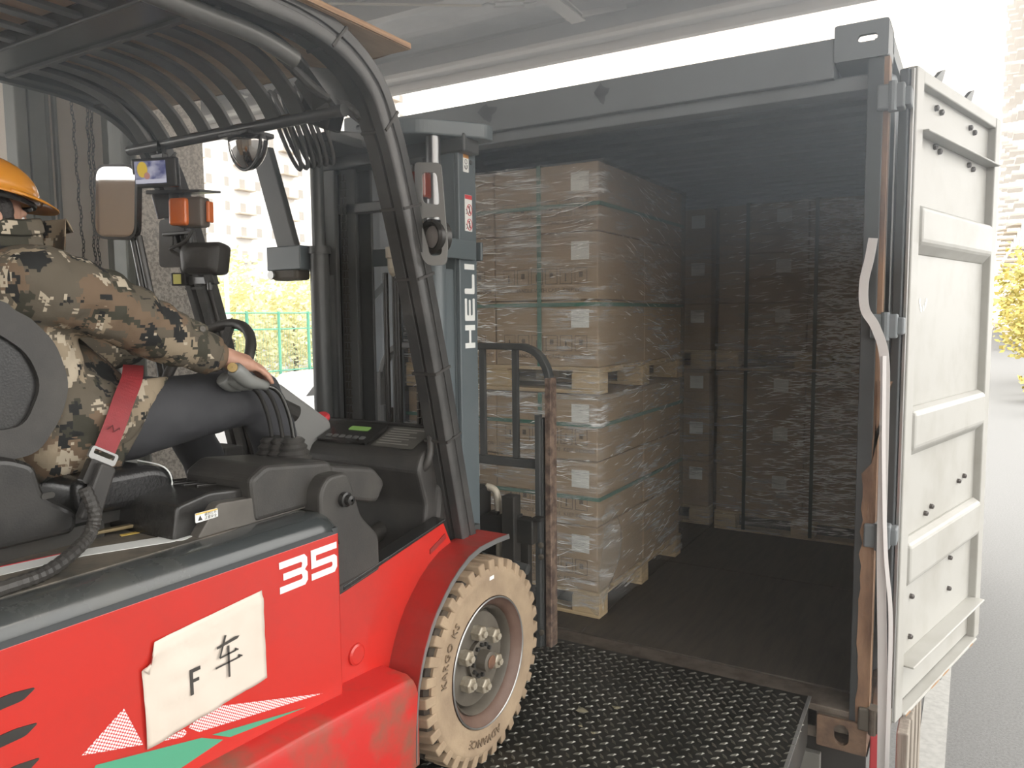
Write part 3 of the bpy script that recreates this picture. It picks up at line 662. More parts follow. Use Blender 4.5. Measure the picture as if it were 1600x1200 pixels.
def load(name, label, base, seed, bottom, strapx, straphz, prints=True, face_labels=True):
    t = thing(name, label, 'pallet load', base, 'wrapped carton loads in the container')
    og = ORG[t.name]
    def bx(nm, lo, hi, m, bev=.003): return B().box(Vector(lo)+og, Vector(hi)+og).build(nm, m, t, bevel=bev)
    hx = LW/2
    for y in (.0, LD/2-.05, LD-.10): bx('pallet_runner', (-hx, y, 0), (hx, y+.10, .018), WOOD)
    first = None
    for i, x in enumerate((-hx, -.0725, hx-.145)):
        for j, y in enumerate((0, LD/2-.05, LD-.10)):
            if first is None: first = bx('pallet_block', (x, y, .018), (x+.145, y+.10, .098), WOOD); f0 = (x, y)
            else: repeat(first, t, (x-f0[0], y-f0[1], 0))
    for i, x in enumerate((-hx, -.07, hx-.14)): bx('pallet_stringer', (x, 0, .098), (x+.14, LD, .108), WOOD)
    fb = None
    for j in range(7):
        y = j*(LD-.11)/6
        if fb is None: fb = bx('deck_board', (-hx, 0, .108), (hx, .11, PH), WOOD)
        else: repeat(fb, t, (0, y, 0))
    cw = (LW-.024)/2; cd = (LD-.02)/2
    c0 = None; rr = random.Random(seed)
    for k in range(3):
        for j in range(2):
            for i in range(2):
                lo = Vector((-hx+.008+i*(cw+.006), .006+j*(cd+.006), PH+k*BHT+.001))
                if c0 is None:
                    c0 = bx('carton', lo, lo+Vector((cw, cd, BHT-.004)), CART, .006); l0 = lo; c = c0
                else: c = repeat(c0, t, lo-l0+Vector((rr.uniform(-.002, .002), rr.uniform(-.002, .0), 0)))
                if j == 0 and face_labels:
                    lw = .092; lx = lo.x+cw-.045-lw if i else lo.x+cw-.10-lw; lz = lo.z+BHT-.045-.085
                    o = B().box(og+Vector((lx, lo.y-.003, lz)), og+Vector((lx+lw, lo.y-.0012, lz+.085))).build('carton_label', LABELM, c)
                    o.location = -c.location
                    if prints:
                        b = B(); y = lo.y-.0028
                        for q in range(6):
                            xx = lo.x+.05+q*.078; zz = lo.z+.075; ww, hh, th = .064, .075, .003
                            for (a0, b0, a1, b1) in ((0, 0, ww, th), (0, hh-th, ww, hh), (0, 0, th, hh), (ww-th, 0, ww, hh), (.022, .03, .042, .055) if q % 2 else (.026, .012, .034, .05)):
                                b.add([og+Vector((xx+a0, y, zz+b0)), og+Vector((xx+a1, y, zz+b0)), og+Vector((xx+a1, y, zz+b1)), og+Vector((xx+a0, y, zz+b1))], [(0, 1, 2, 3)])
                        o = b.build('handling_icons', CARTP, c); o['kind'] = 'stuff'; o.location = -c.location
                        o = text_mesh('carton_lettering', 'DEVICE  HANDLE WITH CARE  KEEP INDOOR', .026, .0006, Matrix.Translation(og+Vector((lo.x+cw/2, y, lo.z+.047))) @ Matrix.Rotation(PI/2, 4, 'X'), CARTP, c); o.location = -c.location
    zt = PH+3*BHT
    so_ = -.019 if seed > 2 else 0; sm_ = mat('dark_strap', (.018, .032, .028), .45) if seed > 2 else STRAPG
    for x in strapx:
        b = B(); b.box(og+Vector((x-.011, -.004+so_, .02 if seed > 2 else PH)), og+Vector((x+.011, -.001+so_, zt+.003))); b.box(og+Vector((x-.011, -.004+so_, zt)), og+Vector((x+.011, LD+.004, zt+.003))); b.build('strap_band', sm_, t)
    for z in straphz:
        b = B(); b.box(og+Vector((-hx-.003, -.0045, z-.009)), og+Vector((hx+.003, -.0015, z+.009))); b.box(og+Vector((hx+.0, -.004, z-.009)), og+Vector((hx+.003, LD, z+.009))); b.build('strap_band', STRAPG, t)
    film_shell(t, .035 if bottom else -.03, zt+.004, seed, bottom, FILMH if seed > 2 else FILM)
    return t
TH = PH+3*BHT+.006
FX = -1.205-LW/2
L1 = fl = load('pallet_load', 'wrapped brown carton load on the forks, lower tier on the container floor', (FX, .318, .0), 1, True, (.255,), (.58, .93))
L2 = load('pallet_load', 'wrapped brown carton load on the forks, stacked upper tier below the ceiling', (FX, .318, TH), 2, False, (.255,), (.42, .88))
L3 = load('pallet_load', 'film wrapped load at the back right, lower tier with two dark straps', (-.05-LW/2, 2.157, 0), 3, False, (-.37, .05), (), False)
L4 = load('pallet_load', 'film wrapped load at the back right, upper tier with glittering film', (-.05-LW/2, 2.157, TH), 4, False, (-.37, .05), (), False)
load('pallet_load', 'shadowed load far behind the forks, lower tier glimpsed through the gap', (-1.235-LW/2, 2.20, 0), 5, False, (), (), False)
load('pallet_load', 'shadowed load far behind the forks, upper tier glimpsed through the gap', (-1.235-LW/2, 2.20, TH), 6, False, (), (), False)
film_glints(L1, 1, .10, 1.06, ((150, -.15, .30, 0, .004), (110, .42, .14, .05, .005)), ((260, .75, .30, .10, .0040),))
film_glints(L2, 2, -.02, 1.06, ((760, -.24, .16, .0, .0065), (90, .2, .25, .03, .004), (50, .5, .05, .1, .005)), ((210, .80, .28, -.22, .0036), (60, .4, .3, -.2, .003)))
film_glints(L3, 3, .06, 1.06, ((900, .22, .20, .05, .0095), (260, -.2, .25, .1, .007)), ())
film_glints(L4, 4, -.02, 1.06, ((1250, .30, .15, .0, .0125), (320, -.1, .28, .15, .008)), ())
# loose film flapping at the lower corner of the front load
b = B(); n = 12; rings = []
for i in range(n+1):
    f = i/n; z = .50-.44*f; w = .03+.16*math.sin(PI*min(1, f*.9+.12))
    ring = []
    for j in range(7):
        g = j/6; ring.append(Vector((-1.20+.012+.035*math.sin(g*PI)*math.sin(f*PI)+.012*math.sin(g*9+f*7), .318-.012+w*g*1.3, z+.05*g+.012*math.sin(g*11+f*5))))
    rings.append(ring)
vs = [v for r in rings for v in r]; fs = [(i*7+j, i*7+j+1, i*7+j+8, i*7+j+7) for i in range(n) for j in range(6)]
b.add(vs, fs); b.build('loose_film_flap', FILM, fl, smooth=True)
b = B()
vs = []; fs = []
for i in range(11):
    f = i/10; x = -1.20-.20*(1-f)
    vs += [Vector((x, .306-.006*math.sin(f*9), .12)), Vector((x+.004, .302-.01*math.sin(f*7), .03+.05*(1-f)**1.5+.008*math.sin(f*12)))]
fs = [(2*i, 2*i+2, 2*i+3, 2*i+1) for i in range(10)]
b.add(vs, fs); b.build('loose_film_skirt', FILM, fl, smooth=True)

# ------------------------------------------------------------------ forklift
XC = -1.68
FK = thing('forklift', 'red counterbalance forklift with black mast and barred overhead guard', 'forklift', (XC, -1.4, 0))
PX = -1.12                                    # right side panel plane
def yzM(x, flip=False):                       # 2D (y,z) onto the plane x, facing +x
    return Matrix(((0, 0, 1, x), (1, 0, 0, 0), (0, 1, 0, 0), (0, 0, 0, 1)))
# chassis
b = B(); b.prism(rounded([(-3.05, .16), (-1.30, .16), (-1.30, .50), (-3.05, .60)], .03), 'x', XC-.47, XC+.47); b.build('chassis', BLKST, FK)
b = B(); b.prism(rounded([(-3.25, .30), (-2.75, .22), (-2.75, .90), (-3.25, .85)], .08), 'x', XC-.56, XC+.56); b.build('counterweight', RED, FK, bevel=.02)
pan = B().prism(rounded([(-2.75, .45), (-1.497, .440), (-1.497, .896), (-2.75, .896)], .012), 'x', PX-.03, PX).build('side_panel', RED, FK, bevel=.008, seg=3)
B().prism(rounded([(-2.75, .45), (-1.497, .440), (-1.497, .896), (-2.75, .896)], .012), 'x', 2*XC-PX, 2*XC-PX+.03).build('side_panel', RED, FK, bevel=.008)
b = B()
for z0 in (.80, .735, .67):
    B().prism(rounded([(-2.62, z0-.018), (-2.285, z0-.012), (-2.262, z0+.002), (-2.30, z0+.008), (-2.62, z0+.006)], .006), 'x', PX-.004, PX+.0025).build('louvre_slot', BLKST, pan)
# front side frame between panel and fender
fr = B().prism(rounded([(-1.50, .16), (-1.20, .16), (-1.17, .40), (-1.02, .60), (-.90, .69), (-.945, .715), (-.985, .79), (-1.45, .712), (-1.50, .66)], .008), 'x', -1.20, -1.16).build('side_frame', RED, FK, bevel=.006)
B().lathe([(.001, .009), (.024, .009), (.030, .006), (.031, 0)], (-1.16, -1.405, .516), (1, 0, 0), 24).build('round_plug', RED, fr)
B().prism([(-1.455, .715), (-.985, .793), (-.982, .803), (-1.455, .727)], 'x', -1.205, -1.150).build('floor_edge_trim', BLK, FK, bevel=.002)
B().prism([(-1.06, .705), (-.975, .735), (-.98, .752), (-1.06, .72)], 'x', -1.16, -1.1565).build('worn_patch', REDWORN, fr, label='scuffed patch in the red paint')
B().prism([(-1.50, .45), (-.88, .52), (-.88, .60), (-1.50, .56)], 'x', 2*XC+1.205, -1.20).build('foot_floor', BLKM, FK, bevel=.004)
b = B()
for k in range(7): b.box((-1.62+k*.06, -1.40, .575), (-1.60+k*.06, -.92, .606))
b.build('floor_mat', BLK, FK)
# step below the panel
b = B()
def stepring(y, zt):
    return [(-1.30, y, .16), (-1.045, y, .16), (-1.045, y, zt-.035), (-1.052, y, zt-.012), (-1.075, y, zt), (-1.30, y, zt+.014)]
b.ring_path(None, [[Vector(v) for v in stepring(y, z)] for y, z in ((-1.275, .405), (-1.29, .432), (-1.33, .440), (-1.70, .468), (-2.35, .50), (-2.9, .5))])
b.build('step_box', REDDUST, FK, bevel=.004, smooth='auto')
B().prism([(-2.3, .15), (-1.28, .15), (-1.28, .18), (-2.3, .18)], 'x', -1.30, -1.06).build('step_tread', BLKST, FK)
# fender: flange sheet following the arch
arch = [(-.770, .712), (-.85, .716), (-.947, .714), (-1.01, .700), (-1.065, .675), (-1.112, .645), (-1.15, .612), (-1.185, .578), (-1.209, .545), (-1.240, .492), (-1.258, .449), (-1.275, .395), (-1.282, .345), (-1.290, .27), (-1.293, .178)]
b = B(); b.prism(arch+[(y*.998-.004, z-.012) for y, z in reversed(arch)], 'x', -1.17, -1.045)
fe = b.build('fender', mat('dull_red_fender', (.34, .022, .017), .42, 0, (.24, .04, .03), 5, .42, .68, .05, 30), FK)
b = B(); b.prism([(y, z+.0015) for y, z in arch]+[(y+.004, z-.015) for y, z in reversed(arch)], 'x', -1.0465, -1.0435); b.build('bare_metal_edge', ZINC, fe, label='bare bright metal edge')
arch2 = [(y+.02, z-.02) for y, z in arch]
B().prism(arch+[(-1.16, .178), (-1.10, .52), (-.95, .66), (-.80, .70)], 'x', -1.172, -1.160).build('fender_web', REDWORN, fe)

# wheels
def wheel(cx, cy, cz, R, Wd, side, detail=True):
    w = B().lathe([(.245, -.03), (R-.035, -.012), (R-.02, -.03), (R-.02, -Wd+.03), (R-.035, -Wd+.012), (.245, -Wd+.03)], (cx, cy, cz), (side, 0, 0), 56).build('wheel', TYRED, FK)
    s = side
    # sidewall
    B().lathe([(.205, -.012), (.212, .0), (.225, -.001), (.255, -.0015), (.275, .0), (.286, .001), (.292, -.001), (R-.03, -.008), (R-.032, -.03), (.205, -.03)], (cx, cy, cz), (s, 0, 0), 72).build('sidewall', TYRE, w, smooth='auto')
    n = 34; lug = None
    for k in range(n):
        a = 2*PI*k/n; da = PI/n*.56
        def P(r, aa, x): return (cx+s*x, cy+r*math.cos(aa), cz+r*math.sin(aa))
        sk = .05
        vs = [P(R-.045, a-da, .0), P(R-.045, a+da, .0), P(R-.003, a+da*.95, -.006), P(R-.003, a-da*.95, -.006), P(R-.03, a-da+sk, -.085), P(R-.03, a+da+sk, -.085), P(R, a+da*.95+sk, -.085), P(R, a-da*.95+sk, -.085)]
        B().hexa(vs).build('tread_lug', TYRE, w, bevel=.004)
        vs = [P(R-.03, a-da+sk, -.10), P(R-.03, a+da+sk, -.10), P(R, a+da*.95+sk, -.10), P(R, a-da*.95+sk, -.10), P(R-.03, a-da, -Wd+.0), P(R-.03, a+da, -Wd+.0), P(R-.003, a+da*.95, -Wd+.006), P(R-.003, a-da*.95, -Wd+.006)]
        if detail: B().hexa(vs).build('tread_lug', TYRED, w)
    B().lathe([(.172, -.075), (.176, -.03), (.186, -.012), (.197, -.006), (.203, .003), (.205, -.005), (.205, -.06), (.172, -.09)], (cx, cy, cz), (s, 0, 0), 64).build('rim', RIMM, w, smooth='auto')
    B().lathe([(.2035, .002), (.2065, .0065), (.209, .002)], (cx, cy, cz), (s, 0, 0), 64).build('rim_edge', ZINC, w, smooth=True)
    B().lathe([(.001, -.050), (.125, -.050), (.150, -.052), (.160, -.075), (.163, -.038), (.172, -.026), (.176, -.035), (.174, -.1), (.001, -.1)], (cx, cy, cz), (s, 0, 0), 64).build('wheel_disc', HUBM, w, smooth='auto')
    nut = None
    for k in range(6):
        a = math.radians(36+60*k); y = .092*math.cos(a); z = .092*math.sin(a)
        if nut is None:
            nut = B().lathe([(.026, -.052), (.026, -.020), (.022, -.016), (.012, -.016), (.012, -.006), (.001, -.005)], (cx, cy+y, cz+z), (s, 0, 0), 6).build('wheel_nut', NUTM, w, bevel=.001); n0 = (y, z)
        else: repeat(nut, w, (0, y-n0[0], z-n0[1]))
    b = B(); b.lathe([(.062, -.052), (.062, -.036), (.055, -.034), (.034, -.033), (.033, .002), (.027, .006), (.001, .006)], (cx, cy, cz), (s, 0, 0), 40)
    hb = b.build('hub_flange', HUBM, w, smooth='auto')
    B().lathe([(.020, .006), (.022, .009), (.001, .010)], (cx, cy, cz), (s, 0, 0), 20).build('hub_centre', RUST, w, label='rusty hub centre')
    hbt = None
    for k in range(12):
        a = 2*PI*k/12; y = .050*math.cos(a); z = .050*math.sin(a)
        if hbt is None: hbt = B().lathe([(.0072, -.034), (.0072, -.024), (.001, -.023)], (cx, cy+y, cz+z), (s, 0, 0), 6).build('hub_bolt', BLKST, w); n0 = (y, z)
        else: repeat(hbt, w, (0, y-n0[0], z-n0[1]))
    if detail:
        text_bend('tyre_lettering', 'ADVANCE', .036, (cy, cz), .252, math.radians(262), mat('tyre_letter', (.20, .145, .095), .85), w, cx+.0005)
        text_bend('tyre_lettering', 'KARGO KS', .036, (cy, cz), .252, math.radians(155), mat('tyre_letter', (.20, .145, .095), .85), w, cx+.0005)
        B().box((cx-.002, cy+.005, cz+.268), (cx+.0015, cy+.03, cz+.280)).build('size_mark', WHITEP, w)
    return w
wheel(-1.028, -.925, .332, .334, .22, 1)
wheel(2*XC+1.028, -.925, .332, .334, .22, -1, False)
for s in (1, -1): B().lathe([(.12, -.09), (.24, -.09), (.265, -.06), (.265, .06), (.24, .09), (.12, .09)], (XC+s*.45, -2.72, .268), (1, 0, 0), 32).build('rear_wheel', TYRED, FK)

# bonnet
b = B()
sec = [(-.580, .893), (-.578, .905), (-.572, .918), (-.558, .931), (-.537, .938), (-.51, .940), (.51, .940), (.537, .938), (.558, .931), (.572, .918), (.578, .905), (.580, .893)]
sec = [(x*.975, z+.012) for x, z in sec]
rings = []
for y, s, dz in ((-2.95, 1, 0), (-1.56, 1, 0), (-1.525, .995, -.006), (-1.502, .985, -.022), (-1.488, .975, -.05)):
    rings.append([Vector((XC+x*s, y, z+dz*(1 if z > .87 else .3))) for x, z in sec])
b.ring_path(None, rings); hood = b.build('bonnet', HOODM, FK, smooth='auto')
B().prism(rounded([(XC-.46, -2.9), (XC+.485, -2.9), (XC+.485, -1.75), (XC+.25, -1.56), (XC-.46, -1.56)], .03), 'z', .950, .9545).build('bonnet_top_mat', HOODTOP, hood)
B().box((XC-.56, -2.9, .890), (PX+.0015, -1.505, .9065)).build('rubber_seal', RUBBER, hood)
# stickers on the bonnet
zs = .9552
st = B().prism([(-1.395, -2.30), (-1.345, -2.03), (-1.270, -1.86), (-1.225, -1.90), (-1.30, -2.06), (-1.335, -2.30)], 'z', zs, zs+.001).build('warning_sticker', WHITEP, hood, label='long scuffed white warning sticker')
B().prism([(-1.397, -2.30), (-1.347, -2.03), (-1.352, -2.03), (-1.404, -2.30)], 'z', zs, zs+.0012).build('red_stripe', REDP, hood)
B().prism(rounded([(-1.33, -1.80), (-1.25, -1.80), (-1.215, -1.885), (-1.255, -1.92), (-1.32, -1.88)], .01), 'z', zs, zs+.0008).build('paper_label', WHITEP, hood)
B().prism([(-1.385, -1.93), (-1.36, -1.84), (-1.345, -1.845), (-1.37, -1.935)], 'z', zs, zs+.001).build('yellow_label', YEL, hood)
B().prism(circle(-1.30, -1.845, .02, 16), 'z', zs+.0008, zs+.0014).build('stamp_mark', mat('stamp_brown', (.45, .25, .18), .7), hood)
b = B(); b.bar((-1.41, -1.98, .968), (-1.385, -1.86, .968), .018, .008); b.bar((-1.41, -1.98, .954), (-1.41, -1.98, .973), .012, .012); b.build('bonnet_latch', mat('brass_latch', (.22, .17, .09), .5, .5), hood, bevel=.002)
# cable along the bonnet edge
hp = smooth_path([(-1.34, -2.03, 1.09), (-1.325, -2.02, 1.035), (-1.32, -2.035, .995), (-1.28, -2.08, .985), (-1.225, -2.17, .970), (-1.205, -2.26, .967), (-1.20, -2.45, .966)], 10)
B().tube(hp, [.013+.0018*(k % 2) for k in range(len(hp))], 10).build('corrugated_cable', BLKM, FK)

# prints on the panel
def pzM(x): return yzM(x)
def patch(name, pts, m, x=PX+.0012, parent=pan, th=.0006): return plate2d(name, [pts], th, yzM(x), m, parent)
g = lambda pts, oy, oz: [(oy+y, oz+z) for y, z in pts]
T_ = .0165; H_ = .077; Wg = .090
three = [(0, 0), (Wg*.9, 0), (Wg, .010), (Wg, .030), (Wg*.9, H_/2), (Wg, H_-.030), (Wg, H_-.010), (Wg*.9, H_), (0, H_), (0, H_-T_), (Wg-T_-.004, H_-T_), (Wg-T_, H_-T_-.004), (Wg-T_-.003, H_/2+T_/2), (.012, H_/2+T_/2), (.012, H_/2-T_/2), (Wg-T_-.003, H_/2-T_/2), (Wg-T_, T_+.004), (Wg-T_-.004, T_), (0, T_)]
five = [(0, 0), (Wg*.9, 0), (Wg, .012), (Wg, H_*.5), (Wg*.9, H_*.60), (T_, H_*.60), (T_, H_-T_), (Wg, H_-T_), (Wg, H_), (0, H_), (0, H_*.60-T_), (Wg-T_-.003, H_*.60-T_), (Wg-T_, H_*.60-T_-.004), (Wg-T_, T_+.004), (Wg-T_-.003, T_), (0, T_)]
patch('number_three', g(three, -1.703, .790), WHITEP, PX+.0015); patch('number_five', g(five, -1.600, .792), WHITEP, PX+.0015)
patch('halftone_print', [(-2.190, .638), (-2.104, .690), (-2.068, .598)], HALF); patch('halftone_print', [(-2.034, .587), (-1.975, .585), (-1.968, .574), (-1.98, .570)], HALF)
patch('halftone_print', [(-1.966, .585), (-1.905, .602), (-1.575, .488), (-1.94, .562)], HALF)
patch('green_stripe', [(-2.20, .560), (-2.165, .606), (-1.934, .546), (-1.88, .515), (-2.05, .50), (-2.20, .50)], GREEN)
patch('green_stripe', [(-1.908, .540), (-1.636, .478), (-1.862, .512)], GREEN)

# taped paper sheet: a thing of its own
ps = thing('paper_sign', 'creased white paper sheet with printed F and a Chinese character, taped to red panel', 'paper sign', (PX+.002, -1.91, .605))
def sheetpt(u, v):                              # u along y, v up
    d = .0035+.004*abs(mnoise.noise(Vector((u*5, v*4, 1))))+.003*max(0, math.sin(u*16+v*5))*(1 if v < .6 else .4)
    if u < .22 and v > .78: d += .012*(v-.78)*(.22-u)*20
    if v > .93: d *= .4
    return Vector((PX+.001+d, 0, 0))
nu, nv = 30, 22; vs = []; fs = []
for j in range(nv+1):
    for i in range(nu+1):
        u = i/nu; v = j/nv
        y = -2.066+.308*u+.004*(1-v); z = .585+.013*u+ .212*v+.008*u
        if u < .10 and v > .80: z -= (v-.80)*(.10-u)*3; y += (v-.80)*(.10-u)*.8
        if u > .84 and v > .9: z += .0
        vs.append(sheetpt(u, v)+Vector((0, y, z)))
for j in range(nv):
    for i in range(nu): a = j*(nu+1)+i; fs.append((a, a+1, a+nu+2, a+nu+1))
sh = B().add(vs, fs).build('sheet', PAPER, ps, smooth=True)
so = sh.modifiers.new('thick', 'SOLIDIFY'); so.thickness = .0005
XS = PX+.0105
patch('letter_f', g([(0, 0), (.0075, 0), (.0075, .026), (.022, .026), (.022, .033), (.0075, .033), (.0075, .048), (.026, .048), (.026, .056), (0, .056)], -1.962, .655), PRINT, XS, ps)
cc = plate2d('chinese_character', [[(.006, .062), (.060, .067), (.066, .072), (.054, .074), (.006, .067)][::1]], .0006, yzM(XS) @ Matrix.Translation((-1.898, .667, 0)), PRINT, ps)
cm = B()
def stroke(a, b2, w0, w1, x):
    a = Vector((x, -1.898+a[0], .667+a[1])); b_ = Vector((x, -1.898+b2[0], .667+b2[1])); d = (b_-a).normalized(); s = Vector((0, -d.z, d.y))
    return [a-s*w0/2, a+s*w0/2, b_+s*w1/2, b_-s*w1/2]
for (a, b2, w0, w1) in (((.029, .086), (.012, .040), .006, .004), ((.012, .040), (.056, .042), .004, .004), ((.052, .046), (.062, .041), .006, .003), ((.0, .021), (.066, .023), .004, .004), ((.060, .028), (.072, .0225), .006, .003), ((.035, .060), (.035, -.012), .006, .005)):
    cm.add(stroke(a, b2, w0, w1, XS), [(0, 1, 2, 3)])
cm.build('character_strokes', PRINT, cc)

# console, cowl and side post right of the seat
po = B().prism(rounded([(-1.535, .72), (-1.305, .74), (-1.305, .83), (-1.375, .90), (-1.41, 1.00), (-1.43, 1.035), (-1.50, 1.035), (-1.53, 1.0)], .02), 'x', -1.23, -1.15).build('console_post', BLKM, FK, bevel=.010, seg=3)
B().prism(rounded([(-1.50, .70), (-1.305, .73), (-1.305, .76), (-1.50, .74)], .01), 'x', -1.24, -1.152).build('post_foot', BLKM, FK, bevel=.005)
B().lathe([(.020, 0), (.020, .014), (.014, .016), (.013, .03), (.004, .032)], (-1.15, -1.447, .964), (1, 0, 0), 16).build('post_bolt', BLK, po, smooth='auto')
b = B(); b.prism(rounded([(-1.70, .952), (-1.43, .952), (-1.42, 1.03), (-1.44, 1.062), (-1.66, 1.088), (-1.71, 1.06)], .015), 'x', -1.45, -1.20); b.build('lever_console', BLKM, FK, bevel=.014, seg=3)
b = B(); b.prism(rounded([(-1.50, .97), (-1.24, .90), (-1.20, .955), (-1.25, 1.01), (-1.44, 1.05), (-1.50, 1.03)], .02), 'x', -1.42, -1.21); b.build('console_nose', BLKM, FK, bevel=.014, seg=3)
b = B(); b.prism(rounded([(-1.90, .951), (-1.50, .951), (-1.49, 1.0), (-1.60, 1.026), (-1.80, 1.045), (-1.885, 1.03)], .012), 'x', -1.48, -1.235); cv = b.build('battery_cover', BLK, FK, bevel=.012, seg=3)
b = B(); b.prism(rounded([(-1.86, .951), (-1.50, .951), (-1.52, .99), (-1.62, 1.008), (-1.80, 1.022)], .012), 'x', -1.26, -1.205); b.build('cover_side', mat('worn_grey_plastic', (.085, .078, .068), .42, 0, (.12, .11, .096), 9), FK, bevel=.010, seg=3)
for k in range(4): B().prism([(-1.80+.012*k, 1.040), (-1.62, 1.024), (-1.62, 1.029), (-1.80+.012*k, 1.046)], 'x', -1.44+k*.035, -1.43+k*.035).build('cover_rib', BLK, cv, bevel=.002)
B().lathe([(.05, 0), (.055, .03), (.053, .05), (.045, .055), (.001, .055)], (-1.50, -1.83, .99), (0, 0, 1), 24).build('cup_boss', BLK, cv, smooth='auto')
lb = B().prism(rounded([(-1.862, .990), (-1.802, .992), (-1.802, 1.012), (-1.862, 1.012)], .003), 'x', -1.2052, -1.2035).build('small_warning_label', WHITEP, FK)
B().prism([(-1.861, 1.008), (-1.803, 1.008), (-1.803, 1.0115), (-1.861, 1.0115)], 'x', -1.2036, -1.2030).build('yellow_band', YEL, lb)
B().prism([(-1.856, .994), (-1.844, .994), (-1.850, 1.006)], 'x', -1.2036, -1.2030).build('warning_triangle', PRINT, lb)
text_mesh('label_lettering', '请勿打开\n注意安全', .0085, .0004, yzM(-1.2032) @ Matrix.Translation((-1.822, 1.0005, 0)), PRINT, lb)
# levers and boots
for k, (y, dx) in enumerate(((-1.44, .0), (-1.446, -.036), (-1.452, -.072))):
    x = -1.338+dx; bt = B()
    rings = []
    for i in range(11):
        z = 1.030+.085*i/10; r = .046-.026*(i/10)+(.005 if i % 2 else 0); rings.append([Vector((x+r*.95*math.cos(2*PI*q/18), y+.0+r*1.35*math.sin(2*PI*q/18), z)) for q in range(18)])
    bt.ring_path(None, rings); bt.build('lever_boot', BLKM, FK, smooth='auto')
    pth = smooth_path([(x, y+.004, 1.09), (x, y-.008, 1.165), (x-.001, y-.030, 1.225), (x-.002, y-.055, 1.255), (x-.003, y-.085, 1.267), (x-.004, y-.115, 1.276)], 5)
    lv = B().tube(pth, .0062, 10).build('control_lever', mat('dark_chrome', (.16, .16, .155), .2, .9) if k == 0 else BLKST, FK, smooth=True)
    kp = [Vector(p)*(1 if k == 0 else .55)+Vector((x-.004, y-.115, 1.276-.004*k)) for p in ((0, .03, -.008), (0, 0, 0), (0, -.03, .010), (0, -.055, .030), (0, -.075, .046))]
    B().tube(smooth_path(kp, 4), [.013, .0135, .014, .0145, .0155, .017, .0185, .019, .020, .0205, .021, .0215, .0215, .0215, .021, .020, .016], 14).build('lever_knob', KNOBG, lv, smooth=True)
    e = kp[-1]
    if k == 0: B().lathe([(.013, 0), (.012, .003), (.001, .004)], e+Vector((.010, -.010, .002)), (.6, -.75, .2), 14).build('knob_cap', mat('ochre_cap', (.36, .24, .08), .5), lv)
# dashboard
dd = B(); dd.prism(rounded([(-1.04, .60), (-.84, .60), (-.83, 1.065), (-.86, 1.068), (-1.015, 1.010), (-1.04, .96), (-1.0, .84)], .02), 'x', -1.86, -1.215)
dash = dd.build('dashboard', BLKM, FK, bevel=.02, seg=3)
B().bar((-1.86, -.845, 1.070), (-1.225, -.845, 1.070), .03, .012).build('dash_trim', BLK, dash, bevel=.003)
Md = axes((-1.60, -.935, 1.0415), (1, 0, 0), (0, .155, .058))
def dpl(name, x0, y0, x1, y1, m, h=.002, parent=dash): return plate2d(name, [rounded([(x0, y0), (x1, y0), (x1, y1), (x0, y1)], .006)], h, Md @ Matrix.Translation((0, 0, h/2+.001)), m, parent)
dp = dpl('display_panel', -.09, -.07, .135, .062, BLK, .010)
dpl('lcd_screen', -.005, .005, .085, .030, LCD, .0125); 
for k in range(6): dpl('panel_key', -.065+k*.031, -.052, -.043+k*.031, -.034, mat('panel_key_grey', (.13, .13, .125), .5), .0125)
ip = dpl('rating_plate', .155, -.068, .33, .066, mat('rating_plate_grey', (.105, .10, .088), .45), .003)
for k in range(7): dpl('rating_text_line', .165, .046-k*.016, .30-.02*(k % 3), .051-k*.016, mat('rating_text', (.30, .29, .26), .5), .0036, ip)
ek = B().lathe([(.014, -.03), (.014, .0), (.021, .004), (.027, .012), (.026, .022), (.02, .028), (.001, .03)], (-1.735, -.925, 1.075), (.25, -.35, .9), 20).build('emergency_knob', KNOBR, dash, smooth='auto')
B().prism([(-1.0, .58), (-.86, .58), (-.86, .94), (-.95, .90)], 'x', -1.32, -1.20).build('dash_side', BLKM, FK, bevel=.02)
# grey column shroud and steering wheel
b = B(); b.prism(rounded([(-1.02, .95), (-.90, .95), (-.92, 1.08), (-1.15, 1.235), (-1.20, 1.20)], .02), 'x', -1.80, -1.70); b.build('column_shroud', STEERGR, FK, bevel=.015)
swc = Vector((-1.72, -1.42, 1.30)); swn = Vector((0, -.80, .60)).normalized(); sx = Vector((1, 0, 0)); sy = swn.cross(sx)
sw = B().tube([swc+sx*.165*math.cos(2*PI*k/36)+sy*.165*math.sin(2*PI*k/36) for k in range(36)], [.0155+.001*(k % 2) for k in range(36)], 10, ref=swn, closed=True).build('steering_wheel', BLKM, FK, smooth=True)
b = B()
for a in (90, 210, 330): b.bar(swc-swn*.03, swc+(sx*math.cos(math.radians(a))+sy*math.sin(math.radians(a)))*.16, .03, .012, swn)
b.lathe([(.045, -.04), (.05, 0), (.03, .015), (.001, .018)], swc-swn*.02, swn, 20); b.build('wheel_spokes', BLKM, sw)
B().cyl(swc-swn*.04, (-1.72, -1.08, 1.12), .03, .035).build('steering_column', BLKM, FK)
B().lathe([(.01, 0), (.01, .02), (.019, .03), (.021, .042), (.012, .055), (.001, .056)], swc+sx*.15-sy*.06+swn*.012, swn, 16).build('spinner_knob', BLKM, sw, smooth='auto')
# pedal bracket glimpsed under the knee
b = B(); b.box((-2.05, -1.20, .86), (-1.93, -1.12, 1.0)); b.bar((-2.0, -1.2, .98), (-1.95, -1.24, 1.02), .02, .02); b.build('side_cover', BLKM, FK, bevel=.006)

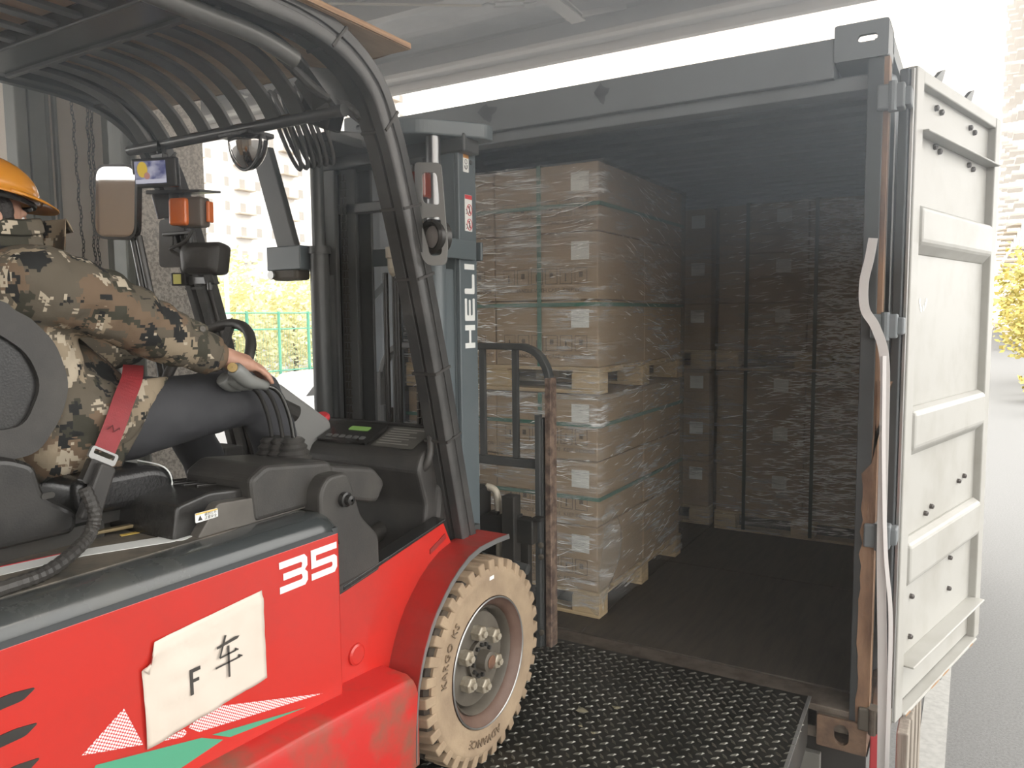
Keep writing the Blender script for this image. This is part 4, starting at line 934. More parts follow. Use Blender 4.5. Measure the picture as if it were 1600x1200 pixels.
# seat
seat = B()
cr = rounded([(-2.02, 1.012), (-1.80, 1.0), (-1.765, 1.03), (-1.77, 1.075), (-1.82, 1.098), (-2.02, 1.10)], .03, 5)
seat.prism(cr, 'x', XC-.235, XC+.285); st = seat.build('seat', VINYL, FK, bevel=.03, seg=4, smooth='auto')
B().prism(rounded([(-2.0, .975), (-1.83, .975), (-1.83, 1.005), (-2.0, 1.01)], .005), 'x', XC-.22, XC+.24).build('seat_slide', BLKST, st)
B().tube(smooth_path([(XC+.287, -1.80, 1.0), (XC+.289, -1.785, 1.05), (XC+.280, -1.80, 1.09), (XC+.20, -1.815, 1.101)], 5), .0018, 6).build('seat_piping', WHITEP, st)
bk = rounded([(-2.45, 1.13), (-2.08, 1.165), (-2.025, 1.24), (-2.005, 1.31), (-2.03, 1.40), (-2.10, 1.475), (-2.22, 1.52), (-2.45, 1.54)], .03, 4)
B().prism(bk, 'x', XC-.26, XC+.245).build('backrest', BLK, st, bevel=.035, seg=4, smooth='auto')
inn = rounded([(-2.45, 1.22), (-2.10, 1.225), (-2.06, 1.31), (-2.085, 1.38), (-2.15, 1.43), (-2.45, 1.46)], .03, 4)
plate2d('backrest_rim', [[(y*1.0+.004, z) for y, z in bk], inn], .02, yzM(XC+.247), BLKM, st, bevel=.006)
B().prism(inn, 'x', XC+.20, XC+.238).build('backrest_hollow', BLK, st)
B().prism(rounded([(-2.5, .99), (-2.03, .985), (-2.02, 1.03), (-2.09, 1.08), (-2.105, 1.15), (-2.16, 1.175), (-2.5, 1.175)], .02, 4), 'x', XC+.20, XC+.30).build('seat_side_cover', BLK, st, bevel=.014, seg=3)
plate2d('cover_slot', [stadium(-2.085, 1.08, .028, .013)], .002, yzM(XC+.3005), BLKST, st)
B().prism(rounded([(-2.3, .953), (-1.95, .953), (-1.95, .99), (-2.3, .995)], .004), 'x', XC-.2, XC+.27).build('seat_base', BLKST, st)
# belt buckle and stalk (belt webbing itself is worn by the driver)
bs = B().prism(rounded([(-2.035, 1.02), (-1.99, 1.005), (-1.945, 1.115), (-1.98, 1.135)], .008), 'x', XC+.30, XC+.325).build('buckle_stalk', BLKM, st, bevel=.006)

# mast
MAST = B(); MAST.box((-2.06, -.63, 2.035), (-1.30, -.53, 2.10)); mast = MAST.build('mast', STEELD, FK, bevel=.006)
capp = [(-1.255, -.49), (-1.255, -.56), (-1.33, -.66), (-1.40, -.755), (-1.48, -.79), (-1.60, -.76), (-1.66, -.66), (-1.66, -.54), (-1.60, -.49)]
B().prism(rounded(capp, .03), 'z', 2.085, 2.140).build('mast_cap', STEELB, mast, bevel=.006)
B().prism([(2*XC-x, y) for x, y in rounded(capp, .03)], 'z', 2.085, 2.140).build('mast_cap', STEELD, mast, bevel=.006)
B().cyl((-1.45, -.69, 2.14), (-1.45, -.69, 2.155), .016, n=10).build('cap_bolt', STEELB, mast)
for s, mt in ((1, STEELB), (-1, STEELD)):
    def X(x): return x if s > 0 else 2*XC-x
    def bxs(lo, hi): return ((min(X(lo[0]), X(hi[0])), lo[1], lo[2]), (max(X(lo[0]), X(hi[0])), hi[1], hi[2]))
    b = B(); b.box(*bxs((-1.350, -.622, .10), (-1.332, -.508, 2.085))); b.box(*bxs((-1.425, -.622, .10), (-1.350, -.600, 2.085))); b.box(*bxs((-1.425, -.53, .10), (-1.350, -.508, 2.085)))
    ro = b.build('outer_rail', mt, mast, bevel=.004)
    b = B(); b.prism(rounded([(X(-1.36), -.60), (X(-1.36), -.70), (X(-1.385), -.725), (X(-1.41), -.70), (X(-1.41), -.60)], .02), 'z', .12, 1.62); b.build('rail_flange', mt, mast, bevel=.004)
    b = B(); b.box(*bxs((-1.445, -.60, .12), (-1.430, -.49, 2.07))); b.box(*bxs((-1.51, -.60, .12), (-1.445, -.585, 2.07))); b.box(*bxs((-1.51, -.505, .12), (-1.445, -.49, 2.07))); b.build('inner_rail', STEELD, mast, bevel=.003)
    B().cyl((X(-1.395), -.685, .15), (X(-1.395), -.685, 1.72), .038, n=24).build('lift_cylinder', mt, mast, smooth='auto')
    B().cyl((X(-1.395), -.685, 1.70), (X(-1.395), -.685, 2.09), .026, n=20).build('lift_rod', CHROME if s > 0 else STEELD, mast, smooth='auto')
    B().cyl((X(-1.395), -.685, 1.70), (X(-1.395), -.685, 1.73), .044, n=24).build('cylinder_gland', STEELD, mast, smooth='auto')
    # leaf chain
    b = B(); n = 46; xx = X(-1.455) if s < 0 else -1.54
    for i in range(n):
        z = .55+i*.032
        for q in range(2): b.box((xx-.014+q*.018, -.606, z), (xx-.006+q*.018, -.586, z+.028))
        b.cyl((xx-.017, -.596, z+.004), (xx+.017, -.596, z+.004), .0065, n=6)
    o = b.build('lift_chain', mat('oiled_chain', (.07, .065, .055), .4, .6), mast); o['kind'] = 'stuff'
b = B(); b.box((-2.06, -.500, 1.655), (-1.318, -.485, 1.725)); b.box((-1.42, -.74, 1.655), (-1.318, -.725, 1.725)); b.box((-1.335, -.735, 1.655), (-1.316, -.535, 1.725)); b.box((-2.20, -.745, 1.640), (-2.01, -.60, 1.735)); b.build('tie_beam', STEELB, mast, bevel=.004)
b = B(); b.box((-2.18, -.74, 1.600), (-2.04, -.66, 1.650)); b.build('hose_clamp', HUBM, mast, bevel=.012)
B().cyl((-2.17, -.745, 1.622), (-2.17, -.755, 1.622), .018, n=10).build('clamp_nut', ZINC, mast)
B().box((-2.05, -.58, .55), (-1.31, -.54, .66)).build('lower_tie_beam', STEELD, mast, bevel=.005)
B().bar((-2.225, -.72, 2.12), (-2.085, -.72, 1.70), .10, .03, (0, 1, 0)).build('hose_guard', STEELD, mast, bevel=.005)
B().bar((-1.99, -.46, 1.452), (-1.825, -.46, 1.578), .006, .028).build('diagonal_stay', mat('pale_steel', (.42, .45, .47), .4, .3), mast)
b = B(); b.lathe([(.027, .1), (.027, .06), (.020, .055), (.020, .02), (.014, .0), (.003, -.012)], (-1.645, -.62, 1.615), (0, 0, 1), 8); b.build('hose_fitting', CREAM, mast)
for x in (-1.655, -1.64, -1.70): B().cyl((x, -.60, .6), (x, -.60, 1.62), .011, n=10).build('hydraulic_hose', BLK, mast, smooth='auto')
B().box((-1.99, -.60, 1.86), (-1.60, -.56, 1.90)).build('upper_stay', STEELD, mast, bevel=.004)
B().box((-1.61, -.615, 1.862), (-1.575, -.59, 1.905)).build('stay_end', ZINC, mast, bevel=.003)
# plated writing and stickers on the right rail: letters run up the rail
MR = Matrix(((0, 0, 1, -1.3315), (0, -1.12, 0, -.528), (1.18, 0, 0, 1.330), (0, 0, 0, 1)))   # text x -> up, text y -> rearward
lh = .058
def ltr(nm, loops): return plate2d(nm, loops, .0012, MR, WHITEP, mast)
tk = .0165
ltr('letter_h', [[(0, 0), (tk, 0), (tk, lh*.41), (.056, lh*.41), (.056, 0), (.056+tk, 0), (.056+tk, lh), (.056, lh), (.056, lh*.61), (tk, lh*.61), (tk, lh), (0, lh)]])
ltr('letter_e', [rounded([(.086, 0), (.156, 0), (.156, .012), (.104, .012), (.102, lh*.42), (.152, lh*.42), (.152, lh*.60), (.102, lh*.60), (.104, lh-.012), (.156, lh-.012), (.156, lh), (.086, lh)], .004, 2)])
ltr('letter_l', [rounded([(.170, 0), (.232, 0), (.232, .014), (.187, .014), (.187, lh), (.170, lh)], .005, 2)])
ltr('letter_i', [[(.246, 0), (.263, 0), (.263, lh), (.246, lh)]])
def rail_sticker(nm, y0, z0, y1, z1): return plate2d(nm, [rounded([(y0, z0), (y1, z0), (y1, z1), (y0, z1)], .004)], .001, yzM(-1.3312), WHITEP, mast)
s1 = rail_sticker('hook_sticker', -.592, 1.972, -.556, 2.042)
plate2d('orange_band', [[(-.591, 2.022), (-.557, 2.022), (-.557, 2.041), (-.591, 2.041)]], .001, yzM(-1.3305), mat('orange_print', (.72, .33, .06), .5), s1)
b = B(); b.tube([(-1.3303, -.574+.007*math.cos(a), 1.992+.009*math.sin(a)) for a in [math.radians(k) for k in range(-200, 60, 20)]], .0018, 5, ref=(1, 0, 0)); b.tube([(-1.3303, -.574+.008*math.cos(a), 2.009+.008*math.sin(a)) for a in [2*PI*k/12 for k in range(12)]], .001, 4, ref=(1, 0, 0), closed=True); o = b.build('hook_pictogram', PRINT, s1)
B().lathe([(.009, 0), (.009, .003), (.004, .004), (.001, .003)], (-1.332, -.541, 2.012), (1, 0, 0), 10).build('rail_screw', STEELD, mast)
s2 = rail_sticker('prohibition_sticker', -.585, 1.760, -.538, 1.892)
plate2d('red_band', [[(-.584, 1.876), (-.539, 1.876), (-.539, 1.891), (-.584, 1.891)]], .001, yzM(-1.3305), REDP, s2)
for zc in (1.838, 1.785):
    b = B(); b.tube([(-1.3303, -.556+.016*math.cos(a), zc+.020*math.sin(a)) for a in [2*PI*k/16 for k in range(16)]], .0016, 4, ref=(1, 0, 0), closed=True); b.bar((-1.3303, -.567, zc+.014), (-1.3303, -.545, zc-.014), .002, .003, (1, 0, 0)); o = b.build('prohibition_ring', REDP, s2)
    b = B(); b.lathe([(.001, 0), (.004, 0), (.001, .001)], (-1.3306, -.556, zc+.011), (1, 0, 0), 8); b.bar((-1.3305, -.556, zc+.006), (-1.3305, -.558, zc-.006), .001, .006, (1, 0, 0)); b.bar((-1.3305, -.558, zc-.006), (-1.3305, -.550, zc-.014), .001, .003, (1, 0, 0)); b.bar((-1.3305, -.558, zc-.006), (-1.3305, -.562, zc-.015), .001, .003, (1, 0, 0)); b.tube([(-1.3303, -.577+.006*math.cos(a), zc-.008+.008*math.sin(a)) for a in [math.radians(k) for k in range(-100, 101, 25)]], .0014, 4, ref=(1, 0, 0)); b.build('figure_pictogram', PRINT, s2)
# mast foot casting seen behind the strut
B().prism(rounded([(-.90, .84), (-.74, .94), (-.70, .90), (-.62, .70), (-.62, .3), (-.78, .3), (-.86, .6)], .02), 'x', -1.37, -1.33).build('tilt_bracket', STEELD, mast, bevel=.008)
for x in (-1.40, 2*XC+1.40): B().cyl((x, -1.1, .72), (x, -.70, .80), .03, n=16).build('tilt_cylinder', BLKST, FK, smooth='auto')

# carriage, backrest frame and forks
car = B().box((-2.14, -.235, .50), (-1.255, -.19, .605)).build('fork_carriage', BLKST, FK, bevel=.006)
B().box((-2.14, -.235, .12), (-1.255, -.19, .225)).build('lower_fork_bar', BLKST, car, bevel=.006)
for x in (-1.36, -1.565, 2*XC+1.36): B().box((x-.03, -.26, .13), (x+.03, -.20, .70)).build('carriage_upright', BLKST, car, bevel=.005)
nb = B()
nb0 = B().box((-2.10, -.232, .600), (-2.06, -.193, .618)).build('bar_notch', BLKST, car, bevel=.003)
for k in range(1, 9): repeat(nb0, car, (k*.105, 0, 0))
B().box((-1.60, -.30, .60), (-1.49, -.18, .72)).build('chain_anchor', BLKST, car, bevel=.006)
B().tube(smooth_path([(-1.50, -.20, .715), (-1.46, -.20, .705), (-1.445, -.20, .66), (-1.44, -.2, .5), (-1.44, -.2, .2)], 4), .016, 10).build('pale_hose', CREAM, car, smooth=True)
B().cyl((-1.52, -.25, .42), (-1.27, -.25, .40), .022, n=14).build('roller_shaft', STEELD, car, smooth='auto')
bf = B(); tp = smooth_path([(-1.68, -.125, 1.318), (-1.40, -.125, 1.318), (-1.335, -.125, 1.312), (-1.28, -.125, 1.283), (-1.242, -.125, 1.225), (-1.228, -.125, 1.16)], 5)
full = tp[::-1]; full = [Vector((2*XC-p.x, p.y, p.z)) for p in full][::-1]
path = [Vector((2*XC-p.x, p.y, p.z)) for p in tp[::-1]]+tp[1:]
bf.sweep(path, [(-.014, -.02), (-.014, .02), (.014, .02), (.014, -.02)], ref=(0, 1, 0)); lbr = bf.build('load_backrest', STEELD, car, bevel=.004)
for x in (-1.225, 2*XC+1.225): B().box((x-.014, -.155, .04), (x+.014, -.10, 1.19)).build('backrest_post', RUSTED_EDGE if x > XC else STEELD, lbr, bevel=.003, label='post edge worn to rust')
for x in (-1.262, 2*XC+1.262):
    b = B(); b.box((x-.02, -.165, .035), (x+.004, -.14, 1.035)); b.box((x-.012, -.15, .035), (x+.012, -.105, 1.02)); b.build('side_channel', STEELD, lbr, bevel=.003)
for z in (.455, .405, .075):
    B().lathe([(.013, 0), (.013, .010), (.005, .012), (.001, .011)], (-1.252, -.165, z+.03), (0, -1, 0), 6).build('frame_bolt', HUBM, lbr)
B().box((-2.12, -.14, .800), (-1.26, -.11, .838)).build('backrest_bar', STEELD, lbr, bevel=.003)
for x in (-1.395, -1.562, -1.73, -1.90, -2.05): B().box((x-.014, -.135, .838), (x+.014, -.115, 1.305)).build('backrest_bar', STEELD, lbr, bevel=.003)
b = B(); b.box((-1.36, -.19, .10), (-1.30, -.16, .60)); b.box((-1.60, -.19, .50), (-1.30, -.165, .60)); b.build('side_bracket', BLKST, car, bevel=.003)
for x in (-1.52, -2.03):
    b = B(); b.prism([(-.19, .60), (-.15, .60), (-.145, .12), (-.12, .082), (.98, .060), (1.02, .048), (1.02, .042), (-.15, .038), (-.18, .06), (-.19, .12)], 'x', x-.055, x+.055); b.build('fork', BLKST, car, bevel=.004)

# overhead guard
GP = [(-.853, .69), (-.924, .98), (-.995, 1.275), (-1.093, 1.63), (-1.175, 1.89), (-1.215, 1.985), (-1.255, 2.06), (-1.305, 2.11), (-1.370, 2.148), (-1.44, 2.172), (-1.52, 2.185), (-1.65, 2.19), (-2.2, 2.19), (-3.1, 2.19)]
prof = [(-.036, -.044), (-.036, -.004), (-.022, -.002), (-.022, .008), (-.042, .010), (-.042, .040), (-.036, .044), (-.008, .044), (-.008, .038), (.004, .038), (.004, .044), (.034, .044), (.034, -.044)]
guard = None
for s in (1, -1):
    x = XC+s*.495
    gp = smooth_path([(x, y, z) for y, z in GP], 4)
    o = B().sweep(gp, [(a, c*s) for a, c in prof], ref=(1, 0, 0)).build('guard_rail', GUARD, FK if guard is None else guard, bevel=.0015, smooth='auto')
    if guard is None: o.name = 'overhead_guard'; guard = o
    B().bar((x, -2.98, .86), (x, -2.95, 2.16), .07, .06, (0, 1, 0)).build('rear_strut', GUARD, guard, bevel=.006)
    # cable clipped along the strut
    cp_ = [(x-s*.052, y-.012, z) for y, z in GP[:-2]]
    B().tube(smooth_path(cp_, 4), .009, 8).build('strut_cable', BLKM, guard, smooth=True)
    for k, (y, z) in enumerate(((-.945, 1.06), (-1.00, 1.28), (-1.075, 1.57), (-1.135, 1.77), (-1.22, 1.995), (-1.42, 2.165))):
        d = Vector((0, -.27, .96)) if k < 4 else Vector((0, -.75, .65))
        B().bar(Vector((x, y, z))-d*.004, Vector((x, y, z))+d*.004, .094, .082, (0, .96, .27)).build('cable_tie', BLKM, guard)
B().box((XC-.46, -1.84, 2.155), (XC+.46, -1.72, 2.205)).build('cross_member', GUARD, guard, bevel=.005)
B().box((XC-.46, -1.735, 2.145), (XC+.46, -1.72, 2.16)).build('cross_member_lip', RIBM, guard, bevel=.002)
B().box((XC-.46, -2.45, 2.155), (XC+.46, -2.37, 2.205)).build('cross_member', GUARD, guard, bevel=.005)
B().box((XC-.46, -2.98, 2.155), (XC+.46, -2.90, 2.205)).build('cross_member', GUARD, guard, bevel=.005)
B().tube([(XC-.49, -1.338, 2.012), (XC+.465, -1.330, 2.012)], .018, 12).build('front_bar', GUARD, guard, smooth='auto')
rp = smooth_path([(0, -1.78, 2.172), (0, -1.62, 2.170), (0, -1.52, 2.155), (0, -1.445, 2.125), (0, -1.385, 2.080), (0, -1.345, 2.03), (0, -1.338, 2.015)], 4)
r0 = B().sweep([p+Vector((XC-.40, 0, 0)) for p in rp], [(-.006, -.026), (-.006, .026), (.006, .026), (.006, -.026)], ref=(1, 0, 0)).build('guard_rib', RIBM, guard, bevel=.002)
for k in range(1, 9): repeat(r0, guard, (.1*k, 0, 0))
r1 = B().box((XC-.4165, -2.92, 2.165), (XC-.3835, -1.82, 2.175)).build('rear_rib', RIBM, guard, bevel=.002)
for k in range(1, 9): repeat(r1, guard, (.1*k, 0, 0))
B().add([(-1.235, -1.44, 2.10), (-1.225, -1.36, 2.115), (-1.225, -1.26, 2.06), (-1.225, -1.20, 1.97), (-1.235, -1.335, 2.02),
         (-1.33, -1.40, 2.085), (-1.32, -1.345, 2.02)], [(0, 1, 2, 3, 4), (0, 4, 6, 5)]).build('corner_gusset', GUARD, guard)
def quad_box(name, c, x, y, w, h, d, m, parent, bevel=.004, seg=2):
    M = axes(c, x, y); P = [M @ Vector(v) for v in ((-w/2, -h/2, -d/2), (w/2, -h/2, -d/2), (w/2, h/2, -d/2), (-w/2, h/2, -d/2), (-w/2, -h/2, d/2), (w/2, -h/2, d/2), (w/2, h/2, d/2), (-w/2, h/2, d/2))]
    return B().hexa(P).build(name, m, parent, bevel=bevel, seg=seg)
cdt = smooth_path([(-1.25, -1.95, 2.150), (-1.25, -1.70, 2.150), (-1.25, -1.60, 2.138), (-1.25, -1.516, 2.108), (-1.25, -1.40, 2.055), (-1.24, -1.30, 2.035), (-1.215, -1.24, 2.0)], 9)
B().tube(cdt, [.013+.0015*(k % 2) for k in range(len(cdt))], 10).build('corrugated_conduit', BLKM, guard)
B().tube(smooth_path([(-1.225, -2.4, 2.128), (-1.225, -1.80, 2.128), (-1.225, -1.62, 2.125), (-1.22, -1.50, 2.10)], 5), .022, 12).build('lamp_tube', mat('smoky_tube', (.12, .12, .115), .3), guard, smooth='auto')
bb = quad_box('alarm_box', (-1.335, -1.285, 2.045), (.95, .15, -.38), (.38, 0, .95), .105, .11, .07, BLK, guard, .006)
Mb = axes((-1.318, -1.323, 2.008), (.95, .15, -.38), (.38, 0, .95)); plate2d('round_sticker', [circle(0, 0, .012)], .002, Mb, mat('pale_sticker', (.5, .5, .48), .5), bb)
# camera monitor under the front bar
mx, my = (.95, .31, .0), (.02, -.05, 1)
mo = quad_box('camera_monitor', (-1.985, -1.375, 1.915), mx, my, .160, .092, .026, BLK, guard, .006)
Mm = axes((-1.985, -1.375, 1.915), mx, my)
sc = plate2d('monitor_screen', [[(-.066, -.034), (.047, -.034), (.047, .036), (-.066, .036)]], .001, Mm @ Matrix.Translation((0, 0, .0140)), SCREEN, mo)
plate2d('screen_helmet_shape', [[(-.030+.019*math.cos(a), .006+.025*math.sin(a)) for a in [2*PI*k/14 for k in range(14)]]], .0006, Mm @ Matrix.Translation((-.008, .004, .0148)), SCR_Y, mo)
plate2d('screen_face_shape', [circle(-.022, -.010, .011, 12)], .0006, Mm @ Matrix.Translation((0, 0, .0150)), SCR_P, mo)
plate2d('screen_caption', [[(-.065, -.033), (.046, -.033), (.046, -.021), (-.065, -.021)]], .0006, Mm @ Matrix.Translation((0, 0, .0152)), SCR_W, mo)
b = B(); b.cyl((-1.985, -1.36, 1.96), (-1.985, -1.345, 2.0), .012, n=10); b.box((-2.015, -1.37, 1.960), (-1.955, -1.35, 1.975)); b.bar((-1.985, -1.36, 1.975), (-2.005, -1.345, 2.012), .012, .03); b.build('monitor_clamp', BLK, mo, bevel=.002)
# rear view mirror on the left strut
mc = (-2.125, -1.42, 1.828); ux, uy = (.96, .28, -.06), (.09, .05, 1)
mr = plate2d('rear_view_mirror', [rounded([(-.083, -.12), (.083, -.12), (.083, .12), (-.083, .12)], .045, 6)], .022, axes(mc, ux, uy), BLK, guard, bevel=.006)
plate2d('mirror_glass', [rounded([(-.075, -.112), (.075, -.112), (.075, .112), (-.075, .112)], .04, 6)], .003, axes(mc, ux, uy) @ Matrix.Translation((0, 0, .0115)), GLASSY, mr)
for dx in (0, .03): B().cyl((-2.10+dx, -1.39, 1.72), (-1.99+dx*1.2, -1.36, 1.10), .011, n=10).build('mirror_arm', GUARD, mr, smooth='auto')
# lamps on the left strut
lp = plate2d('lamp_bracket', [rounded([(-.02, -.085), (.085, -.085), (.085, .075), (-.02, .085)], .02), rounded([(.035, -.02), (.07, -.025), (.07, .035), (.035, .035)], .01)], .008, axes((-2.185, -1.215, 1.715), (.96, .28, 0), (-.22, 0, .97)), GUARD, guard, bevel=.002)
b = B(); b.bar((-2.15, -1.23, 1.80), (-2.15, -1.25, 1.88), .012, .06, (0, 1, 0)); b.hexa([(-2.155, -1.30, 1.872), (-1.94, -1.25, 1.868), (-1.93, -1.17, 1.872), (-2.145, -1.20, 1.88), (-2.155, -1.30, 1.886), (-1.94, -1.25, 1.876), (-1.93, -1.17, 1.880), (-2.145, -1.20, 1.892)]); b.bar((-2.15, -1.235, 1.742), (-2.02, -1.22, 1.742), .03, .012); b.build('lamp_hood', GUARD, lp, bevel=.003)
ts = quad_box('turn_signal', (-1.995, -1.235, 1.806), (.95, .3, -.02), (0, 0, 1), .10, .10, .055, mat('smoky_lamp_body', (.16, .13, .11), .4), guard, .012, 3)
quad_box('amber_lens', (-2.018, -1.272, 1.806), (.95, .3, -.02), (0, 0, 1), .07, .092, .03, AMBER, ts, .012, 3)
quad_box('amber_lens', (-1.94, -1.212, 1.806), (.95, .3, -.02), (0, 0, 1), .012, .07, .03, AMBER, ts, .004)
wk = B(); M = axes((-1.995, -1.195, 1.655), (.95, .3, 0), (-.05, 0, 1)); ring0 = rounded([(-.08, -.052), (.07, -.06), (.085, .04), (.06, .055), (-.06, .055), (-.085, .03)], .02); rings = []
for d, k in ((-.05, .72), (-.03, .95), (.0, 1.0), (.03, .92), (.05, .6)): rings.append([M @ Vector((x*k, y*k, d)) for x, y in ring0])
wk.ring_path(None, rings); w = wk.build('work_lamp', BLKM, guard, smooth='auto')
b = B(); b.bar((-1.985, -1.19, 1.61), (-1.985, -1.18, 1.57), .05, .02, (0, 1, 0)); b.cyl((-1.985, -1.19, 1.575), (-1.985, -1.19, 1.545), .009, n=8); b.bar((-2.17, -1.17, 1.585), (-1.97, -1.18, 1.58), .02, .028); b.bar((-2.03, -1.21, 1.70), (-2.03, -1.22, 1.76), .02, .02, (0, 1, 0)); b.build('lamp_arm', GUARD, w, bevel=.003)
B().tube(smooth_path([(-2.07, -1.22, 1.66), (-2.12, -1.24, 1.69), (-2.04, -1.24, 1.71), (-2.01, -1.23, 1.75)], 5), .006, 6).build('lamp_wire', BLKM, w)
cl = quad_box('strut_clip', (-2.135, -1.19, 1.588), (.95, .3, 0), (0, 0, 1), .06, .045, .04, BLK, guard, .004)
quad_box('yellow_tag', (-2.125, -1.215, 1.588), (.95, .3, 0), (0, 0, 1), .030, .034, .004, mat('pale_yellow_tag', (.62, .58, .16), .5), cl, .001)
# convex mirror under the front bar
b = B(); rings = []
cc_ = Vector((-1.632, -1.305, 1.995))
for i in range(9):
    t = (PI/2)*i/8; rings.append([cc_+Vector((.070*math.cos(t)*math.cos(2*PI*q/24), .05*math.cos(t)*math.sin(2*PI*q/24), -.098*math.sin(t))) for q in range(24)])
b.ring_path(None, rings[:-1]+[[cc_+Vector((0.001*math.cos(2*PI*q/24), .001*math.sin(2*PI*q/24), -.098)) for q in range(24)]]); cm_ = b.build('convex_mirror', mat('tinted_mirror', (.42, .41, .40), .05, 1.), guard, smooth=True)
B().box((-1.70, -1.36, 1.99), (-1.565, -1.26, 2.005)).build('mirror_top', BLK, cm_, bevel=.004)
b = B(); b.tube([cc_+Vector((.0705*math.cos(t), -.012, -.0985*math.sin(t))) for t in [PI*k/16 for k in range(17)]], .004, 6, ref=(0, 1, 0)); b.build('mirror_rim', BLK, cm_)
# lamp bracket on the right strut
Mr = axes((-1.128, -1.085, 1.75), (.98, .2, 0), (-.02, 0, 1))
br = plate2d('lamp_guard_plate', [rounded([(-.035, .155), (.050, .147), (.068, -.10), (.062, -.150), (.005, -.150), (-.015, -.13), (-.055, .045), (-.035, .06)], .014), rounded([(-.012, .125), (.036, .120), (.046, .025), (-.012, .035)], .014), rounded([(-.022, -.01), (.047, -.008), (.050, -.12), (.012, -.125)], .014)], .006, Mr, mat('lamp_guard_steel', (.30, .30, .29), .4, .4), guard, bevel=.001)
quad_box('signal_lamp', (-1.170, -1.065, 1.842), (.98, .2, 0), (0, 0, 1), .062, .078, .05, REDL, br, .006)
rl = B().lathe([(.052, .02), (.053, -.02), (.044, -.026), (.036, -.022), (.034, -.012), (.030, -.008), (.001, -.006)], (-1.115, -1.060, 1.685), (.2, 1, 0), 28).build('round_lamp', BLK, br, smooth='auto')
B().lathe([(.033, -.010), (.02, -.014), (.001, -.015)], (-1.115, -1.062, 1.685), (.2, 1, 0), 24).build('lamp_lens', mat('smoky_lens', (.22, .20, .19), .15), rl, smooth=True)
B().tube(smooth_path([(-1.16, -1.05, 1.70), (-1.175, -1.06, 1.735), (-1.15, -1.04, 1.78)], 5), .005, 6).build('lamp_wire', BLKM, br)
# grab handle on the right strut and coil of hoses on the mast head
B().tube(smooth_path([(-1.255, -.955, 1.20), (-1.235, -.955, 1.12), (-1.205, -.985, 1.03), (-1.21, -1.0, .98), (-1.245, -1.0, .945)], 6), [.006+.010*(k/24) for k in range(25)], 10).build('grab_handle', BLKM, guard, smooth=True)
for k in range(6):
    ang = .30+.06*k; cx = -1.872+.020*k; L = .150; pts = []
    for q in range(28):
        a = 2*PI*q/28; lx = .030*math.cos(a)*(1+.2*(k % 2)); lz = L*math.sin(a); ex = lx*math.cos(.55)+lz*math.sin(.55)*.75; ez = -lx*math.sin(.55)*.3-(-lz)*(-1)*math.cos(.55)
        pts.append((cx+ex, -.93+.012*k+.01*math.sin(a), 2.120+.004*k-lz*.95*1+0*ez))
    B().tube(pts, .0075, 8, ref=(0, 1, 0), closed=True).build('hose_loop', BLKM, mast, smooth=True)
B().box((-1.93, -.86, 2.08), (-1.72, -.62, 2.115)).build('hose_bracket', STEELD, mast, bevel=.004)
# plywood sheet lying on the guard
pw = thing('plywood_sheet', 'worn brown plywood sheet lying on top of the forklift guard', 'plywood', (-1.72, -2.0, 2.206))
Mp = Matrix.Rotation(math.radians(-1.5), 4, 'Z')
o = B().box((-2.32, -3.0, 2.206), (-1.128, -1.15, 2.222)).build('sheet', PLY, pw)
b = B()
rr = random.Random(5); z0 = 2.2055
edge = [(-1.128, -3.0+i*1.85/24) for i in range(25)]
b.prism([(x-.004, y) for x, y in edge]+[(x+.006*rr.random()+.002, y) for x, y in reversed(edge)], 'z', 2.207, 2.2215); b.prism([(-2.32+i*1.19/18, -1.152) for i in range(19)]+[(-2.32+i*1.19/18, -1.148+.012*rr.random()) for i in range(18, -1, -1)], 'z', 2.2065, 2.2215)
b.build('splintered_edge', PLYE, pw, label='splintered pale edge')

# ------------------------------------------------------------------ driver
DR = thing('person', 'driver in camouflage jacket and orange safety helmet, leaning to the forklift levers', 'person', (-1.66, -1.95, 1.10))
# body: head, neck, hands as one continuous skin figure running under the clothes
HC = Vector((-1.605, -2.085, 1.672))
def finger(pts, r): return [(p, r*(1-.10*i)) for i, p in enumerate(pts)]
hand_r = [
    [((-1.40, -1.650, 1.352), .026), ((-1.385, -1.612, 1.347), .027)],
    [((-1.385, -1.612, 1.347), .026), ((-1.392, -1.575, 1.340), .021)], [((-1.380, -1.612, 1.345), .024), ((-1.368, -1.570, 1.335), .020)],
    [((-1.376, -1.612, 1.343), .022), ((-1.346, -1.572, 1.325), .018)],
    finger([(-1.392, -1.575, 1.342), (-1.395, -1.540, 1.328), (-1.396, -1.512, 1.304), (-1.392, -1.498, 1.285)], .0105),
    finger([(-1.376, -1.570, 1.340), (-1.376, -1.532, 1.324), (-1.374, -1.503, 1.298), (-1.368, -1.492, 1.276)], .0108),
    finger([(-1.358, -1.570, 1.334), (-1.354, -1.535, 1.318), (-1.350, -1.510, 1.294), (-1.344, -1.503, 1.274)], .0105),
    finger([(-1.342, -1.575, 1.324), (-1.334, -1.548, 1.312), (-1.326, -1.530, 1.294), (-1.320, -1.526, 1.280)], .0095),
    finger([(-1.402, -1.610, 1.336), (-1.410, -1.585, 1.318), (-1.405, -1.555, 1.304), (-1.395, -1.535, 1.292)], .0115)]
